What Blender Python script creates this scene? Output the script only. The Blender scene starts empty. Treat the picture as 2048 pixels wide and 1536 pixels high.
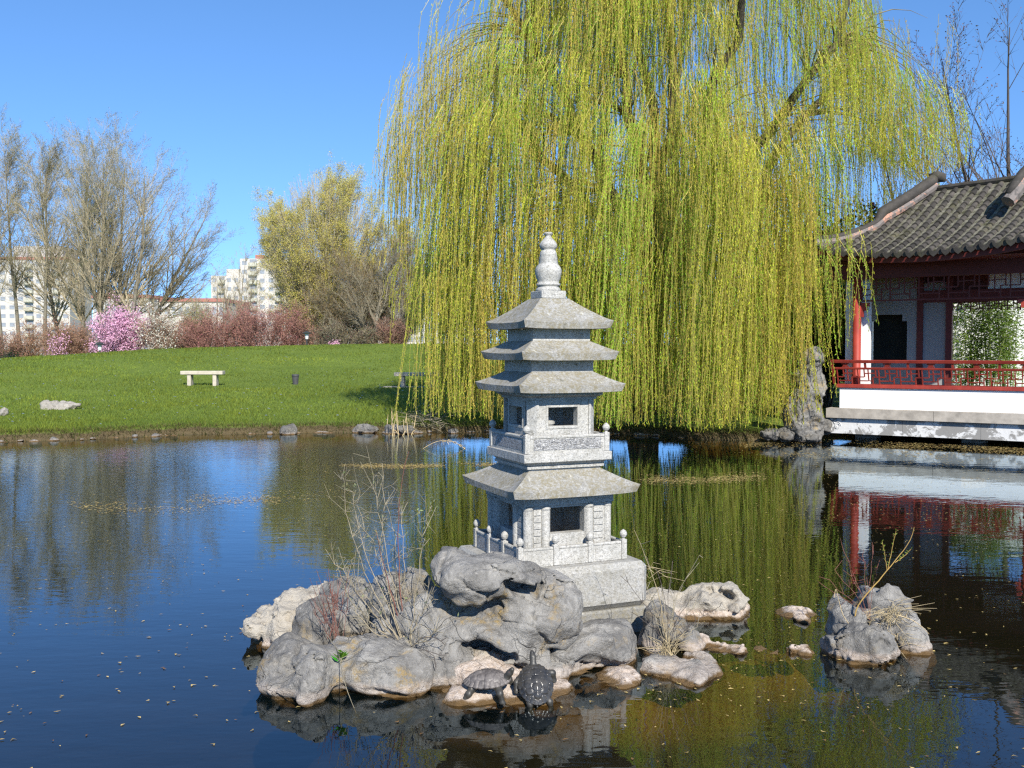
import bpy, math, random
import numpy as np
from mathutils import Vector, Matrix

SC = bpy.context.scene
COL = SC.collection
R = math.radians
# ------------------------------------------------------------------ camera
F_PX, EYE = 1950.0, 1.70
PITCH = math.atan(68 / F_PX)
cd = bpy.data.cameras.new('camera')
cam = bpy.data.objects.new('camera', cd)
COL.objects.link(cam)
cd.sensor_width = 36
cd.lens = 36 * F_PX / 2048
cd.clip_start, cd.clip_end = 0.05, 3000
cam.location = (0, 0, EYE)
cam.rotation_euler = (math.pi / 2 - PITCH, 0, 0)
SC.camera = cam
# ------------------------------------------------------------------ sky and sun
SUN_AZ, SUN_EL = R(164), R(36)
wd = bpy.data.worlds.new('World')
SC.world = wd
wd.use_nodes = True
nt = wd.node_tree
sky = nt.nodes.new('ShaderNodeTexSky')
sky.sky_type = 'NISHITA'
sky.sun_disc = False
sky.sun_elevation, sky.sun_rotation = SUN_EL, SUN_AZ
sky.altitude = 50
sky.air_density, sky.dust_density, sky.ozone_density = 0.8, 0.0, 4.0
bgn = nt.nodes['Background']
# hazeless deep blue: look the sky up a little above the horizon, slightly richer
tcn, mpn, nmn = nt.nodes.new('ShaderNodeTexCoord'), nt.nodes.new('ShaderNodeMapping'), nt.nodes.new('ShaderNodeVectorMath')
nmn.operation = 'NORMALIZE'
mpn.inputs['Location'].default_value = (0, 0, 0.125)
hsn = nt.nodes.new('ShaderNodeHueSaturation')
hsn.inputs['Saturation'].default_value = 1.12
nt.links.new(tcn.outputs['Generated'], mpn.inputs[0])
nt.links.new(mpn.outputs[0], nmn.inputs[0])
nt.links.new(nmn.outputs[0], sky.inputs[0])
nt.links.new(sky.outputs[0], hsn.inputs['Color'])
nt.links.new(hsn.outputs[0], bgn.inputs[0])
bgn.inputs[1].default_value = 0.15
ld = bpy.data.lights.new('sun', 'SUN')
ld.energy, ld.angle, ld.color = 5.0, R(0.55), (1.0, 0.945, 0.85)
sun = bpy.data.objects.new('sun', ld)
COL.objects.link(sun)
SV = Vector((math.sin(SUN_AZ) * math.cos(SUN_EL), math.cos(SUN_AZ) * math.cos(SUN_EL), math.sin(SUN_EL)))
sun.rotation_euler = SV.to_track_quat('Z', 'Y').to_euler()
sun.location = (6, -8, 12)
SC.view_settings.view_transform = 'Standard'
SC.view_settings.look = 'None'
SC.view_settings.exposure = 0.72
SC.view_settings.gamma = 1.0
SC.render.engine = 'CYCLES'
SC.cycles.max_bounces = 8
SC.cycles.transparent_max_bounces = 12
SC.cycles.caustics_reflective = False
SC.cycles.caustics_refractive = False
SC.cycles.use_denoising = False
SC.cycles.use_adaptive_sampling = False
SC.cycles.filter_width = 1.3
SC.cycles.sample_clamp_indirect = 6.0

# ------------------------------------------------------------------ survey helpers
_fw = np.array([0, math.cos(PITCH), -math.sin(PITCH)])
_up = np.array([0, math.sin(PITCH), math.cos(PITCH)])

def W(px, py, Y):
    """point of the place seen at (px, py) of the photo, Y metres ahead of the viewer"""
    d = _fw + (px - 1024) / F_PX * np.array([1.0, 0, 0]) - (py - 768) / F_PX * _up
    return np.array([0, 0, EYE]) + d * (Y / d[1])

def G(px, py, z=0.0):
    d = _fw + (px - 1024) / F_PX * np.array([1.0, 0, 0]) - (py - 768) / F_PX * _up
    return np.array([0, 0, EYE]) + d * ((z - EYE) / d[2])

# ------------------------------------------------------------------ objects
def tag(o, label=None, cat=None, group=None, kind=None):
    for k, v in (('label', label), ('category', cat), ('group', group), ('kind', kind)):
        if v:
            o[k] = v
    return o

def thing(name, label, cat, loc=(0, 0, 0), rz=0.0, group=None):
    o = bpy.data.objects.new(name, None)
    COL.objects.link(o)
    o.location = tuple(float(q) for q in loc)
    o.rotation_euler = (0, 0, rz)
    o.empty_display_size = 0.1
    return tag(o, label, cat, group)

def mesh(name, geo, mat, smooth=False, col=None):
    """geo = (V, [F arrays, each (n, k)])"""
    V, FS = geo
    V = np.ascontiguousarray(V, dtype=np.float32)
    FS = [np.asarray(f, dtype=np.int32) for f in FS if len(f)]
    me = bpy.data.meshes.new(name)
    nl = sum(f.size for f in FS)
    npoly = sum(len(f) for f in FS)
    me.vertices.add(len(V))
    me.vertices.foreach_set('co', V.ravel())
    me.loops.add(nl)
    me.loops.foreach_set('vertex_index', np.concatenate([f.ravel() for f in FS]))
    me.polygons.add(npoly)
    st, o = [], 0
    for f in FS:
        st.append(o + np.arange(len(f)) * f.shape[1])
        o += f.size
    me.polygons.foreach_set('loop_start', np.concatenate(st).astype(np.int32))
    me.polygons.foreach_set('use_smooth', np.full(npoly, bool(smooth)))
    if col is not None:
        at = me.color_attributes.new('col', 'FLOAT_COLOR', 'POINT')
        c = np.ones((len(V), 4), dtype=np.float32)
        c[:, :3] = col
        at.data.foreach_set('color', c.ravel())
    me.update(calc_edges=True)
    me.validate()
    if mat:
        me.materials.append(mat)
    return me

def obj(name, geo, mat, parent=None, smooth=False, col=None, world=False):
    """one mesh object; world=True: geo is in world coordinates under an unrotated parent"""
    if world and parent is not None:
        geo = (np.asarray(geo[0]) - np.array(parent.location), geo[1])
    o = bpy.data.objects.new(name, mesh(name, geo, mat, smooth, col))
    COL.objects.link(o)
    if parent is not None:
        o.parent = parent
    return o

def solo(name, geo, mat, label, cat, group=None, kind=None, smooth=False, col=None, loc=None):
    if loc is not None:
        geo = (np.asarray(geo[0]) - np.array(loc), geo[1])
    o = obj(name, geo, mat, None, smooth, col)
    if loc is not None:
        o.location = tuple(float(q) for q in loc)
    return tag(o, label, cat, group, kind)

def link_copy(o, parent=None):
    c = o.copy()
    COL.objects.link(c)
    c.parent = parent
    for ch in list(o.children):
        link_copy(ch, c)
    return c

# ------------------------------------------------------------------ geometry
def join(gs):
    V, FS, o = [], [], 0
    for v, fs in gs:
        v = np.asarray(v, dtype=float).reshape(-1, 3)
        V.append(v)
        FS += [np.asarray(f) + o for f in fs if len(f)]
        o += len(v)
    by = {}
    for f in FS:
        by.setdefault(f.shape[1], []).append(f)
    return np.concatenate(V), [np.concatenate(x) for x in by.values()]

def xf(geo, M):
    V = np.asarray(geo[0], dtype=float)
    M = np.array(M)
    return V @ M[:3, :3].T + M[:3, 3], geo[1]

def rotz(a, loc=(0, 0, 0)):
    c, s = math.cos(a), math.sin(a)
    return np.array([[c, -s, 0, loc[0]], [s, c, 0, loc[1]], [0, 0, 1, loc[2]], [0, 0, 0, 1]])

def box(x0, x1, y0, y1, z0, z1, bev=0.0):
    b = bev
    if b <= 0:
        v = [(x, y, z) for z in (z0, z1) for y in (y0, y1) for x in (x0, x1)]
        return np.array(v, float), [np.array([(0, 2, 3, 1), (4, 5, 7, 6), (0, 1, 5, 4), (2, 6, 7, 3), (0, 4, 6, 2), (1, 3, 7, 5)])]
    v, idx = [], {}
    for sx in (0, 1):
        for sy in (0, 1):
            for sz in (0, 1):
                X, Y, Z = (x0, x1)[sx], (y0, y1)[sy], (z0, z1)[sz]
                dx, dy, dz = (b, -b)[sx], (b, -b)[sy], (b, -b)[sz]
                for a, p in (('x', (X, Y + dy, Z + dz)), ('y', (X + dx, Y, Z + dz)), ('z', (X + dx, Y + dy, Z))):
                    idx[sx, sy, sz, a] = len(v)
                    v.append(p)
    q, t = [], []
    cen = np.array([(x0 + x1) / 2, (y0 + y1) / 2, (z0 + z1) / 2])
    def add(l, ids):
        P = np.array([v[i] for i in ids])
        n = np.cross(P[1] - P[0], P[2] - P[0])
        l.append(ids if np.dot(n, P.mean(0) - cen) > 0 else ids[::-1])
    for s in (0, 1):
        add(q, [idx[s, 0, 0, 'x'], idx[s, 1, 0, 'x'], idx[s, 1, 1, 'x'], idx[s, 0, 1, 'x']])
        add(q, [idx[0, s, 0, 'y'], idx[1, s, 0, 'y'], idx[1, s, 1, 'y'], idx[0, s, 1, 'y']])
        add(q, [idx[0, 0, s, 'z'], idx[1, 0, s, 'z'], idx[1, 1, s, 'z'], idx[0, 1, s, 'z']])
        for r in (0, 1):
            add(q, [idx[s, r, 0, 'x'], idx[s, r, 1, 'x'], idx[s, r, 1, 'y'], idx[s, r, 0, 'y']])
            add(q, [idx[s, 0, r, 'x'], idx[s, 1, r, 'x'], idx[s, 1, r, 'z'], idx[s, 0, r, 'z']])
            add(q, [idx[0, s, r, 'y'], idx[1, s, r, 'y'], idx[1, s, r, 'z'], idx[0, s, r, 'z']])
            for w in (0, 1):
                add(t, [idx[s, r, w, 'x'], idx[s, r, w, 'y'], idx[s, r, w, 'z']])
    return np.array(v, float), [np.array(q), np.array(t)]

def lathe(prof, n=24, cx=0.0, cy=0.0):
    """prof: (radius, z) bottom to top"""
    prof = np.array(prof, float)
    m = len(prof)
    a = np.linspace(0, 2 * math.pi, n, endpoint=False)
    V = np.stack([cx + prof[:, 0][:, None] * np.cos(a), cy + prof[:, 0][:, None] * np.sin(a), np.repeat(prof[:, 1][:, None], n, 1)], -1).reshape(-1, 3)
    i, j = np.meshgrid(np.arange(m - 1), np.arange(n), indexing='ij')
    jn = (j + 1) % n
    F = np.stack([i * n + j, i * n + jn, (i + 1) * n + jn, (i + 1) * n + j], -1).reshape(-1, 4)
    caps = [np.arange(n)[::-1], (m - 1) * n + np.arange(n)]
    return V, [F, np.array(caps)]

def sqrings(rings, cap=True):
    """stack of square rings (half width, z), bottom to top; sharp corners"""
    V = []
    for a, z in rings:
        V += [(-a, -a, z), (a, -a, z), (a, a, z), (-a, a, z)]
    F = []
    for i in range(len(rings) - 1):
        for j in range(4):
            k = (j + 1) % 4
            F.append((i * 4 + j, i * 4 + k, i * 4 + 4 + k, i * 4 + 4 + j))
    if cap:
        m = (len(rings) - 1) * 4
        F += [(3, 2, 1, 0), (m, m + 1, m + 2, m + 3)]
    return np.array(V, float), [np.array(F)]

def tube(P, rad, n=8, cap=True):
    P = np.array(P, float)
    m = len(P)
    rad = np.broadcast_to(np.array(rad, float), (m,))
    T = np.gradient(P, axis=0)
    T /= np.linalg.norm(T, axis=1)[:, None] + 1e-9
    ref = np.array([0.0, 0, 1]) if abs(T[:, 2]).mean() < 0.8 else np.array([0.0, 1, 0])
    A = np.cross(T, ref)
    A /= np.linalg.norm(A, axis=1)[:, None] + 1e-9
    B = np.cross(T, A)
    t = np.linspace(0, 2 * math.pi, n, endpoint=False)
    V = P[:, None] + rad[:, None, None] * (np.cos(t)[None, :, None] * A[:, None] + np.sin(t)[None, :, None] * B[:, None])
    i, j = np.meshgrid(np.arange(m - 1), np.arange(n), indexing='ij')
    jn = (j + 1) % n
    F = np.stack([i * n + j, (i + 1) * n + j, (i + 1) * n + jn, i * n + jn], -1).reshape(-1, 4)
    fs = [F]
    if cap:
        fs.append(np.array([np.arange(n), ((m - 1) * n + np.arange(n))[::-1]]))
    return V.reshape(-1, 3), fs

def segs(P0, P1, R0, R1, n=3):
    """many tapered sticks at once"""
    P0, P1 = np.asarray(P0, float), np.asarray(P1, float)
    R0 = np.broadcast_to(np.asarray(R0, float), (len(P0),))
    R1 = np.broadcast_to(np.asarray(R1, float), (len(P0),))
    T = P1 - P0
    T /= np.linalg.norm(T, axis=1)[:, None] + 1e-9
    ref = np.where(np.abs(T[:, 2:3]) > 0.9, np.array([[1.0, 0, 0]]), np.array([[0, 0, 1.0]]))
    A = np.cross(T, ref)
    A /= np.linalg.norm(A, axis=1)[:, None] + 1e-9
    B = np.cross(T, A)
    t = np.linspace(0, 2 * math.pi, n, endpoint=False)
    D = np.cos(t)[None, :, None] * A[:, None] + np.sin(t)[None, :, None] * B[:, None]
    V = np.concatenate([P0[:, None] + R0[:, None, None] * D, P1[:, None] + R1[:, None, None] * D], 1)
    k = np.arange(len(P0))[:, None] * 2 * n
    F = np.concatenate([np.stack([k[:, 0] + j, k[:, 0] + n + j, k[:, 0] + n + (j + 1) % n, k[:, 0] + (j + 1) % n], -1) for j in range(n)])
    return V.reshape(-1, 3), [F]

def leaves(P, D, L, Wd, rng, col=None, fold=0.0):
    """diamond leaves from point P along direction D; returns geo (and per vertex colours)"""
    n = len(P)
    D = D / (np.linalg.norm(D, axis=1)[:, None] + 1e-9)
    S = np.cross(D, rng.normal(size=(n, 3)))
    S /= np.linalg.norm(S, axis=1)[:, None] + 1e-9
    L = np.broadcast_to(np.asarray(L, float), (n,))[:, None]
    Wd = np.broadcast_to(np.asarray(Wd, float), (n,))[:, None]
    V = np.stack([P, P + D * L * 0.45 + S * Wd * 0.5, P + D * L, P + D * L * 0.45 - S * Wd * 0.5], 1).reshape(-1, 3)
    F = np.arange(n * 4).reshape(n, 4)
    if col is None:
        return V, [F]
    return (V, [F]), np.repeat(col, 4, axis=0)

# ------------------------------------------------------------------ noise, distance fields, iso surface
_rt = np.random.RandomState(7).rand(64, 64, 64).astype(np.float32)

def vnoise(P):
    Pi = np.floor(P).astype(np.int64)
    f = (P - Pi).astype(np.float32)
    f = f * f * (3 - 2 * f)
    Pi &= 63
    Pj = (Pi + 1) & 63
    x0, y0, z0 = Pi[..., 0], Pi[..., 1], Pi[..., 2]
    x1, y1, z1 = Pj[..., 0], Pj[..., 1], Pj[..., 2]
    fx, fy, fz = f[..., 0], f[..., 1], f[..., 2]
    a = _rt[x0, y0, z0] * (1 - fx) + _rt[x1, y0, z0] * fx
    b = _rt[x0, y1, z0] * (1 - fx) + _rt[x1, y1, z0] * fx
    c = _rt[x0, y0, z1] * (1 - fx) + _rt[x1, y0, z1] * fx
    d = _rt[x0, y1, z1] * (1 - fx) + _rt[x1, y1, z1] * fx
    return ((a * (1 - fy) + b * fy) * (1 - fz) + (c * (1 - fy) + d * fy) * fz) * 2 - 1

def fbm(P, oct=4, gain=0.5):
    s, a, t = 0.0, 1.0, 0.0
    for k in range(oct):
        s = s + a * vnoise(P * (2.03 ** k) + 17.3 * k)
        t += a
        a *= gain
    return s / t

def isosurf(Fd, org, h):
    Fd = Fd.copy()
    for ax in range(3):
        sl = [slice(None)] * 3
        for e in (0, -1):
            sl[ax] = e
            Fd[tuple(sl)] = np.maximum(Fd[tuple(sl)], 1e-3)
    s = Fd < 0
    offs = [(a, b, c) for a in (0, 1) for b in (0, 1) for c in (0, 1)]
    n0, n1, n2 = Fd.shape
    cnt = sum(s[a:n0 - 1 + a, b:n1 - 1 + b, c:n2 - 1 + c].astype(np.int8) for a, b, c in offs)
    act = (cnt > 0) & (cnt < 8)
    idx = -np.ones(act.shape, np.int64)
    I, J, K = np.nonzero(act)
    idx[I, J, K] = np.arange(len(I))
    acc = np.zeros((len(I), 3))
    w = np.zeros(len(I))
    for a in offs:
        for ax in range(3):
            if a[ax] == 0:
                b = list(a)
                b[ax] = 1
                fa = Fd[I + a[0], J + a[1], K + a[2]]
                fb = Fd[I + b[0], J + b[1], K + b[2]]
                m = (fa < 0) != (fb < 0)
                t = np.where(m, fa / np.where(m, fa - fb, 1), 0)
                p = np.array(a)[None] + t[:, None] * (np.array(b) - np.array(a))[None]
                acc[m] += p[m]
                w[m] += 1
    V = np.array(org) + h * (np.stack([I, J, K], 1) + acc / w[:, None])
    Q = []
    def emit(m, ins, quad):
        i, j, k = np.nonzero(m)
        c = quad(i, j, k)
        q = np.stack([idx[x] for x in c], 1)
        fl = ~ins[i, j, k]
        q[fl] = q[fl][:, ::-1]
        Q.append(q)
    sx = s[:-1, 1:-1, 1:-1]
    emit(sx != s[1:, 1:-1, 1:-1], sx, lambda i, j, k: [(i, j, k), (i, j + 1, k), (i, j + 1, k + 1), (i, j, k + 1)])
    sy = s[1:-1, :-1, 1:-1]
    emit(sy != s[1:-1, 1:, 1:-1], sy, lambda i, j, k: [(i, j, k), (i, j, k + 1), (i + 1, j, k + 1), (i + 1, j, k)])
    sz = s[1:-1, 1:-1, :-1]
    emit(sz != s[1:-1, 1:-1, 1:], sz, lambda i, j, k: [(i, j, k), (i + 1, j, k), (i + 1, j + 1, k), (i, j + 1, k)])
    return V, [np.concatenate(Q)]

def sd_ell(P, c, r, M=None):
    q = P - np.asarray(c)
    if M is not None:
        q = q @ M
    r = np.asarray(r)
    k0 = np.linalg.norm(q / r, axis=-1)
    k1 = np.linalg.norm(q / (r * r), axis=-1) + 1e-9
    return k0 * (k0 - 1) / k1

def sd_cap(P, a, b, ra, rb):
    a, b = np.asarray(a), np.asarray(b)
    ba = b - a
    t = np.clip(((P - a) @ ba) / (ba @ ba), 0, 1)
    return np.linalg.norm(P - a - t[..., None] * ba, axis=-1) - (ra + (rb - ra) * t)

def smin(a, b, k):
    h = np.clip(0.5 + 0.5 * (b - a) / k, 0, 1)
    return b + (a - b) * h - k * h * (1 - h)

def smax(a, b, k):
    return -smin(-a, -b, k)

def grid(lo, hi, h):
    ax = [np.arange(l, u + h, h) for l, u in zip(lo, hi)]
    return np.stack(np.meshgrid(*ax, indexing='ij'), -1)

# ------------------------------------------------------------------ materials
class NT:
    def __init__(self, name):
        self.m = bpy.data.materials.new(name)
        self.m.use_nodes = True
        self.t = self.m.node_tree
        self.b = self.t.nodes['Principled BSDF']
        self.out = self.t.nodes['Material Output']
    def n(self, ty, **kw):
        x = self.t.nodes.new(ty)
        for k, v in kw.items():
            setattr(x, k, v)
        return x
    def l(self, a, b):
        self.t.links.new(a, b)
    def set(self, node, key, v):
        if isinstance(v, bpy.types.NodeSocket):
            self.l(v, node.inputs[key])
        elif isinstance(v, (tuple, list)) and len(v) == 3 and node.inputs[key].type == 'RGBA':
            node.inputs[key].default_value = (*v, 1)
        else:
            node.inputs[key].default_value = v
    def coord(self, kind='Object', scale=None):
        c = self.n('ShaderNodeNewGeometry').outputs['Position'] if kind == 'World' else self.n('ShaderNodeTexCoord').outputs[kind]
        if scale is not None:
            mp = self.n('ShaderNodeMapping')
            self.l(c, mp.inputs[0])
            mp.inputs['Scale'].default_value = scale
            c = mp.outputs[0]
        return c
    def noise(self, scale, detail=4, rough=0.55, vec=None, dist=0.0):
        x = self.n('ShaderNodeTexNoise')
        x.inputs['Scale'].default_value = scale
        x.inputs['Detail'].default_value = detail
        x.inputs['Roughness'].default_value = rough
        x.inputs['Distortion'].default_value = dist
        self.l(vec if vec is not None else self.coord(), x.inputs['Vector'])
        return x.outputs['Fac']
    def voro(self, scale, vec=None, feature='F1', out='Distance'):
        x = self.n('ShaderNodeTexVoronoi', feature=feature)
        x.inputs['Scale'].default_value = scale
        self.l(vec if vec is not None else self.coord(), x.inputs['Vector'])
        return x.outputs[out]
    def ramp(self, fac, stops):
        x = self.n('ShaderNodeValToRGB')
        e = x.color_ramp.elements
        while len(e) < len(stops):
            e.new(0.5)
        for k, (p, c) in zip(e, stops):
            k.position = p
            k.color = (c, c, c, 1) if not isinstance(c, (tuple, list)) else (*c, 1)
        self.l(fac, x.inputs[0])
        return x.outputs[0]
    def mix(self, fac, a, b, mode='MIX'):
        x = self.n('ShaderNodeMix', data_type='RGBA', blend_type=mode)
        self.set(x, 0, fac)
        self.set(x, 6, a)
        self.set(x, 7, b)
        return x.outputs[2]
    def math(self, op, a, b=0.5):
        x = self.n('ShaderNodeMath', operation=op)
        self.set(x, 0, a)
        self.set(x, 1, b)
        return x.outputs[0]
    def bump(self, h, strength=0.4, dist=0.01):
        x = self.n('ShaderNodeBump')
        x.inputs['Strength'].default_value = strength
        x.inputs['Distance'].default_value = dist
        self.l(h, x.inputs['Height'])
        self.l(x.outputs[0], self.b.inputs['Normal'])
        return x
    def z(self):
        s = self.n('ShaderNodeSeparateXYZ')
        self.l(self.coord('World'), s.inputs[0])
        return s.outputs
    def attr(self):
        return self.n('ShaderNodeAttribute', attribute_name='col').outputs['Color']
    def fin(self, color=None, rough=0.8, spec=0.3, metal=0.0):
        if color is not None:
            self.set(self.b, 'Base Color', color)
        self.set(self.b, 'Roughness', rough)
        self.b.inputs['Specular IOR Level'].default_value = spec
        self.b.inputs['Metallic'].default_value = metal
        return self.m

def mat_plain(name, c, rough=0.7, spec=0.3, var=0.25, scale=6.0, bump=0.0):
    t = NT(name)
    n = t.noise(scale, 5)
    col = t.mix(t.ramp(n, [(0.3, 0.0), (0.7, 1.0)]), tuple(q * (1 - var) for q in c), tuple(min(1, q * (1 + var)) for q in c))
    if bump:
        t.bump(n, bump, 0.01)
    return t.fin(col, rough, spec)

def mat_granite(name, lichen=0.0, base=0.40):
    t = NT(name)
    c = t.coord()
    v = t.voro(170, c, out='Color')
    sp = t.n('ShaderNodeSeparateColor')
    t.l(v, sp.inputs[0])
    g = t.ramp(sp.outputs[0], [(0.0, (base * 0.58, base * 0.57, base * 0.55)), (0.25, (base * 0.90, base * 0.89, base * 0.85)), (0.7, (base * 1.12, base * 1.10, base * 1.04)), (1.0, (base * 1.26, base * 1.23, base * 1.15))])
    w = t.noise(5, 6, 0.65, c)
    g = t.mix(t.ramp(w, [(0.42, 0.0), (0.75, 0.45)]), g, (base * 0.62, base * 0.62, base * 0.56))
    g = t.mix(t.ramp(t.noise(11, 6, 0.7, t.coord('Object', (1, 1, 0.12))), [(0.50, 0.0), (0.72, 0.5)]), g, (base * 0.5, base * 0.49, base * 0.44))
    if lichen:
        s = t.noise(15, 8, 0.8, c)
        s2 = t.noise(60, 3, 0.6, c)
        f = t.math('MULTIPLY', t.ramp(s, [(0.40, 0.0), (0.56, 1.0)]), t.ramp(s2, [(0.35, 0.25), (0.6, 1.0)]))
        f = t.math('MULTIPLY', f, lichen)
        g = t.mix(f, g, (0.20, 0.178, 0.122))
        f2 = t.ramp(t.noise(14, 6, 0.7, t.coord('Object', (1, 1, 1.7))), [(0.6, 0.0), (0.68, 0.8)])
        g = t.mix(f2, g, (0.13, 0.125, 0.10))
        f3 = t.ramp(t.noise(22, 4, 0.6, t.coord('Object', (1.3, 1, 1))), [(0.64, 0.0), (0.70, 0.75)])
        g = t.mix(f3, g, (0.42, 0.41, 0.36))
    t.bump(t.math('ADD', t.noise(150, 3, 0.6, c), t.math('MULTIPLY', t.noise(25, 4, 0.6, c), 1.5)), 0.5, 0.006)
    return t.fin(g, 0.85, 0.25)

def mat_rock(name, pale=0.0, ochre=0.5, wl=0.10, dark=1.0, tide=0.85):
    t = NT(name)
    w = t.coord('World')
    a = t.noise(3.2, 8, 0.62, w, 0.3)
    b = t.noise(19, 7, 0.7, w, 0.6)
    g0 = tuple(dark * q for q in (0.155, 0.148, 0.137))
    g1 = tuple(dark * q for q in (0.37, 0.355, 0.325))
    col = t.mix(t.ramp(a, [(0.33, 0.0), (0.66, 1.0)]), g0, g1)
    col = t.mix(t.ramp(b, [(0.33, 0.6), (0.52, 0.0)]), col, (0.085 * dark, 0.08 * dark, 0.072 * dark))
    col = t.mix(t.ramp(t.noise(38, 5, 0.7, w), [(0.56, 0.0), (0.70, 0.6)]), col, (0.47, 0.445, 0.40))
    if pale:
        col = t.mix(t.math('MULTIPLY', t.ramp(t.noise(7, 6, 0.7, w), [(0.25, 0.4), (0.55, 1.0)]), pale), col, (0.47, 0.425, 0.35))
        col = t.mix(t.ramp(t.noise(16, 8, 0.8, w), [(0.54, 0.0), (0.66, 0.75)]), col, (0.26, 0.21, 0.15))
    if ochre:
        m = t.math('MULTIPLY', t.ramp(t.noise(4.1, 4, 0.6, w, 0.2), [(0.56, 0.0), (0.68, 1.0)]), t.ramp(t.noise(42, 5, 0.75, w), [(0.42, 0.0), (0.58, 1.0)]))
        col = t.mix(t.math('MULTIPLY', m, ochre), col, (0.36, 0.24, 0.07))
        m2 = t.ramp(t.noise(6.0, 5, 0.6, t.coord('World', (1, 1, 1.3))), [(0.60, 0.0), (0.72, 0.55)])
        col = t.mix(t.math('MULTIPLY', m2, 0.5), col, (0.38, 0.33, 0.24))
    # thin dark cracks
    cr = t.voro(5.0, t.mix(0.12, w, t.n('ShaderNodeTexNoise').outputs['Color']), 'DISTANCE_TO_EDGE')
    crk = t.math('MULTIPLY', t.ramp(cr, [(0.0, 1.0), (0.012, 0.0)]), t.ramp(t.noise(2.5, 2, 0.5, w), [(0.48, 0.0), (0.6, 0.8)]))
    col = t.mix(crk, col, (0.05, 0.048, 0.045))
    # bleached tide band and wet foot
    z = t.z()[2]
    zz = t.math('ADD', z, t.math('MULTIPLY', t.math('SUBTRACT', t.noise(11, 6, 0.65, w), 0.5), 0.05))
    mr = t.n('ShaderNodeMapRange')
    t.l(zz, mr.inputs[0])
    mr.inputs[1].default_value, mr.inputs[2].default_value = 0.0, 0.3
    band = t.ramp(mr.outputs[0], [(0.0, 1.0), (wl / 0.3, 1.0), (min(1, wl / 0.3 + 0.08), 0.0)])
    pk = t.mix(t.ramp(t.noise(30, 5, 0.7, w), [(0.35, 0.0), (0.65, 1.0)]), (0.40, 0.30, 0.22), (0.66, 0.57, 0.50))
    col = t.mix(t.math('MULTIPLY', band, tide), col, pk)
    wet = t.ramp(mr.outputs[0], [(0.0, 1.0), (0.045, 1.0), (0.085, 0.0)])
    col = t.mix(wet, col, t.mix(t.noise(12, 4, 0.6, w), (0.085, 0.052, 0.02), (0.20, 0.125, 0.055)))
    hb = t.math('ADD', t.math('MULTIPLY', t.noise(9, 8, 0.68, w, 0.4), 1.0), t.math('MULTIPLY', t.noise(55, 6, 0.75, w), 0.55))
    hb = t.math('SUBTRACT', hb, t.math('MULTIPLY', crk, 0.3))
    rg = t.n('ShaderNodeTexNoise', noise_type='RIDGED_MULTIFRACTAL')
    rg.inputs['Scale'].default_value, rg.inputs['Detail'].default_value = 8, 6
    t.l(w, rg.inputs['Vector'])
    hb = t.math('ADD', hb, t.math('MULTIPLY', rg.outputs['Fac'], 0.34))
    hb = t.math('ADD', hb, t.math('MULTIPLY', t.noise(160, 4, 0.7, w), 0.22))
    t.bump(hb, 0.9, 0.035)
    return t.fin(col, t.ramp(wet, [(0, 0.82), (1, 0.35)]), 0.3)

def mat_leaf(name, trans=0.45, mul=1.0, rough=0.6):
    t = NT(name)
    c = t.attr()
    if mul != 1.0:
        c = t.mix(1.0, c, (mul, mul, mul), 'MULTIPLY')
    d = t.n('ShaderNodeBsdfDiffuse')
    tr = t.n('ShaderNodeBsdfTranslucent')
    t.l(c, d.inputs[0])
    t.l(c, tr.inputs[0])
    mx = t.n('ShaderNodeMixShader')
    mx.inputs[0].default_value = trans
    t.l(d.outputs[0], mx.inputs[1])
    t.l(tr.outputs[0], mx.inputs[2])
    t.l(mx.outputs[0], t.out.inputs[0])
    return t.m

def mat_bark(name, c0, c1, scale=14):
    t = NT(name)
    n = t.noise(scale, 6, 0.7, t.coord('Object', (1, 1, 0.25)))
    t.bump(n, 0.7, 0.04)
    return t.fin(t.mix(t.ramp(n, [(0.3, 0.0), (0.7, 1.0)]), c0, c1), 0.9, 0.15)

M = {}
M['granite'] = mat_granite('granite', 0.25, 0.40)
M['granite_roof'] = mat_granite('lichened_granite', 1.0, 0.285)
M['granite_rough'] = mat_granite('rough_granite', 0.4, 0.33)
M['base_stone'] = mat_granite('mossy_base_stone', 0.8, 0.22)
M['rock'] = mat_rock('limestone', 0.0, 0.8, 0.05, 1.0, 0.45)
M['rock_dark'] = mat_rock('dark_limestone', 0.0, 0.45, 0.05, 0.8, 0.6)
M['rock_pale'] = mat_rock('pale_limestone', 0.85, 0.3, 0.04)
M['rock_ledge'] = mat_rock('bleached_ledge', 0.7, 0.3, 0.12)
M['rock_shore'] = mat_rock('shore_stone', 0.0, 0.3, 0.03, 0.55, 0.25)
M['rock_lawn'] = mat_rock('lawn_stone', 0.35, 0.3, 0.03, 0.85, 0.0)
M['leaf'] = mat_leaf('leaf', 0.5)
M['leaf_thin'] = mat_leaf('bud', 0.25)
M['bark_willow'] = mat_bark('willow_bark', (0.045, 0.04, 0.03), (0.12, 0.10, 0.075))
M['willow_branch'] = mat_plain('willow_branch', (0.22, 0.18, 0.08), 0.8, 0.15, 0.3, 2)
M['bark_pale'] = mat_bark('poplar_bark', (0.11, 0.10, 0.075), (0.24, 0.215, 0.165), 6)
M['bark_dark'] = mat_bark('dark_bark', (0.05, 0.042, 0.038), (0.10, 0.085, 0.075), 6)
M['twig'] = mat_plain('twig', (0.31, 0.265, 0.175), 0.85, 0.15, 0.2, 3)
M['stem_tan'] = mat_plain('stem', (0.26, 0.22, 0.15), 0.8, 0.2, 0.3, 15)
M['twig_bush'] = mat_plain('bush_twig', (0.26, 0.165, 0.115), 0.85, 0.15, 0.2, 2)
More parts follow.
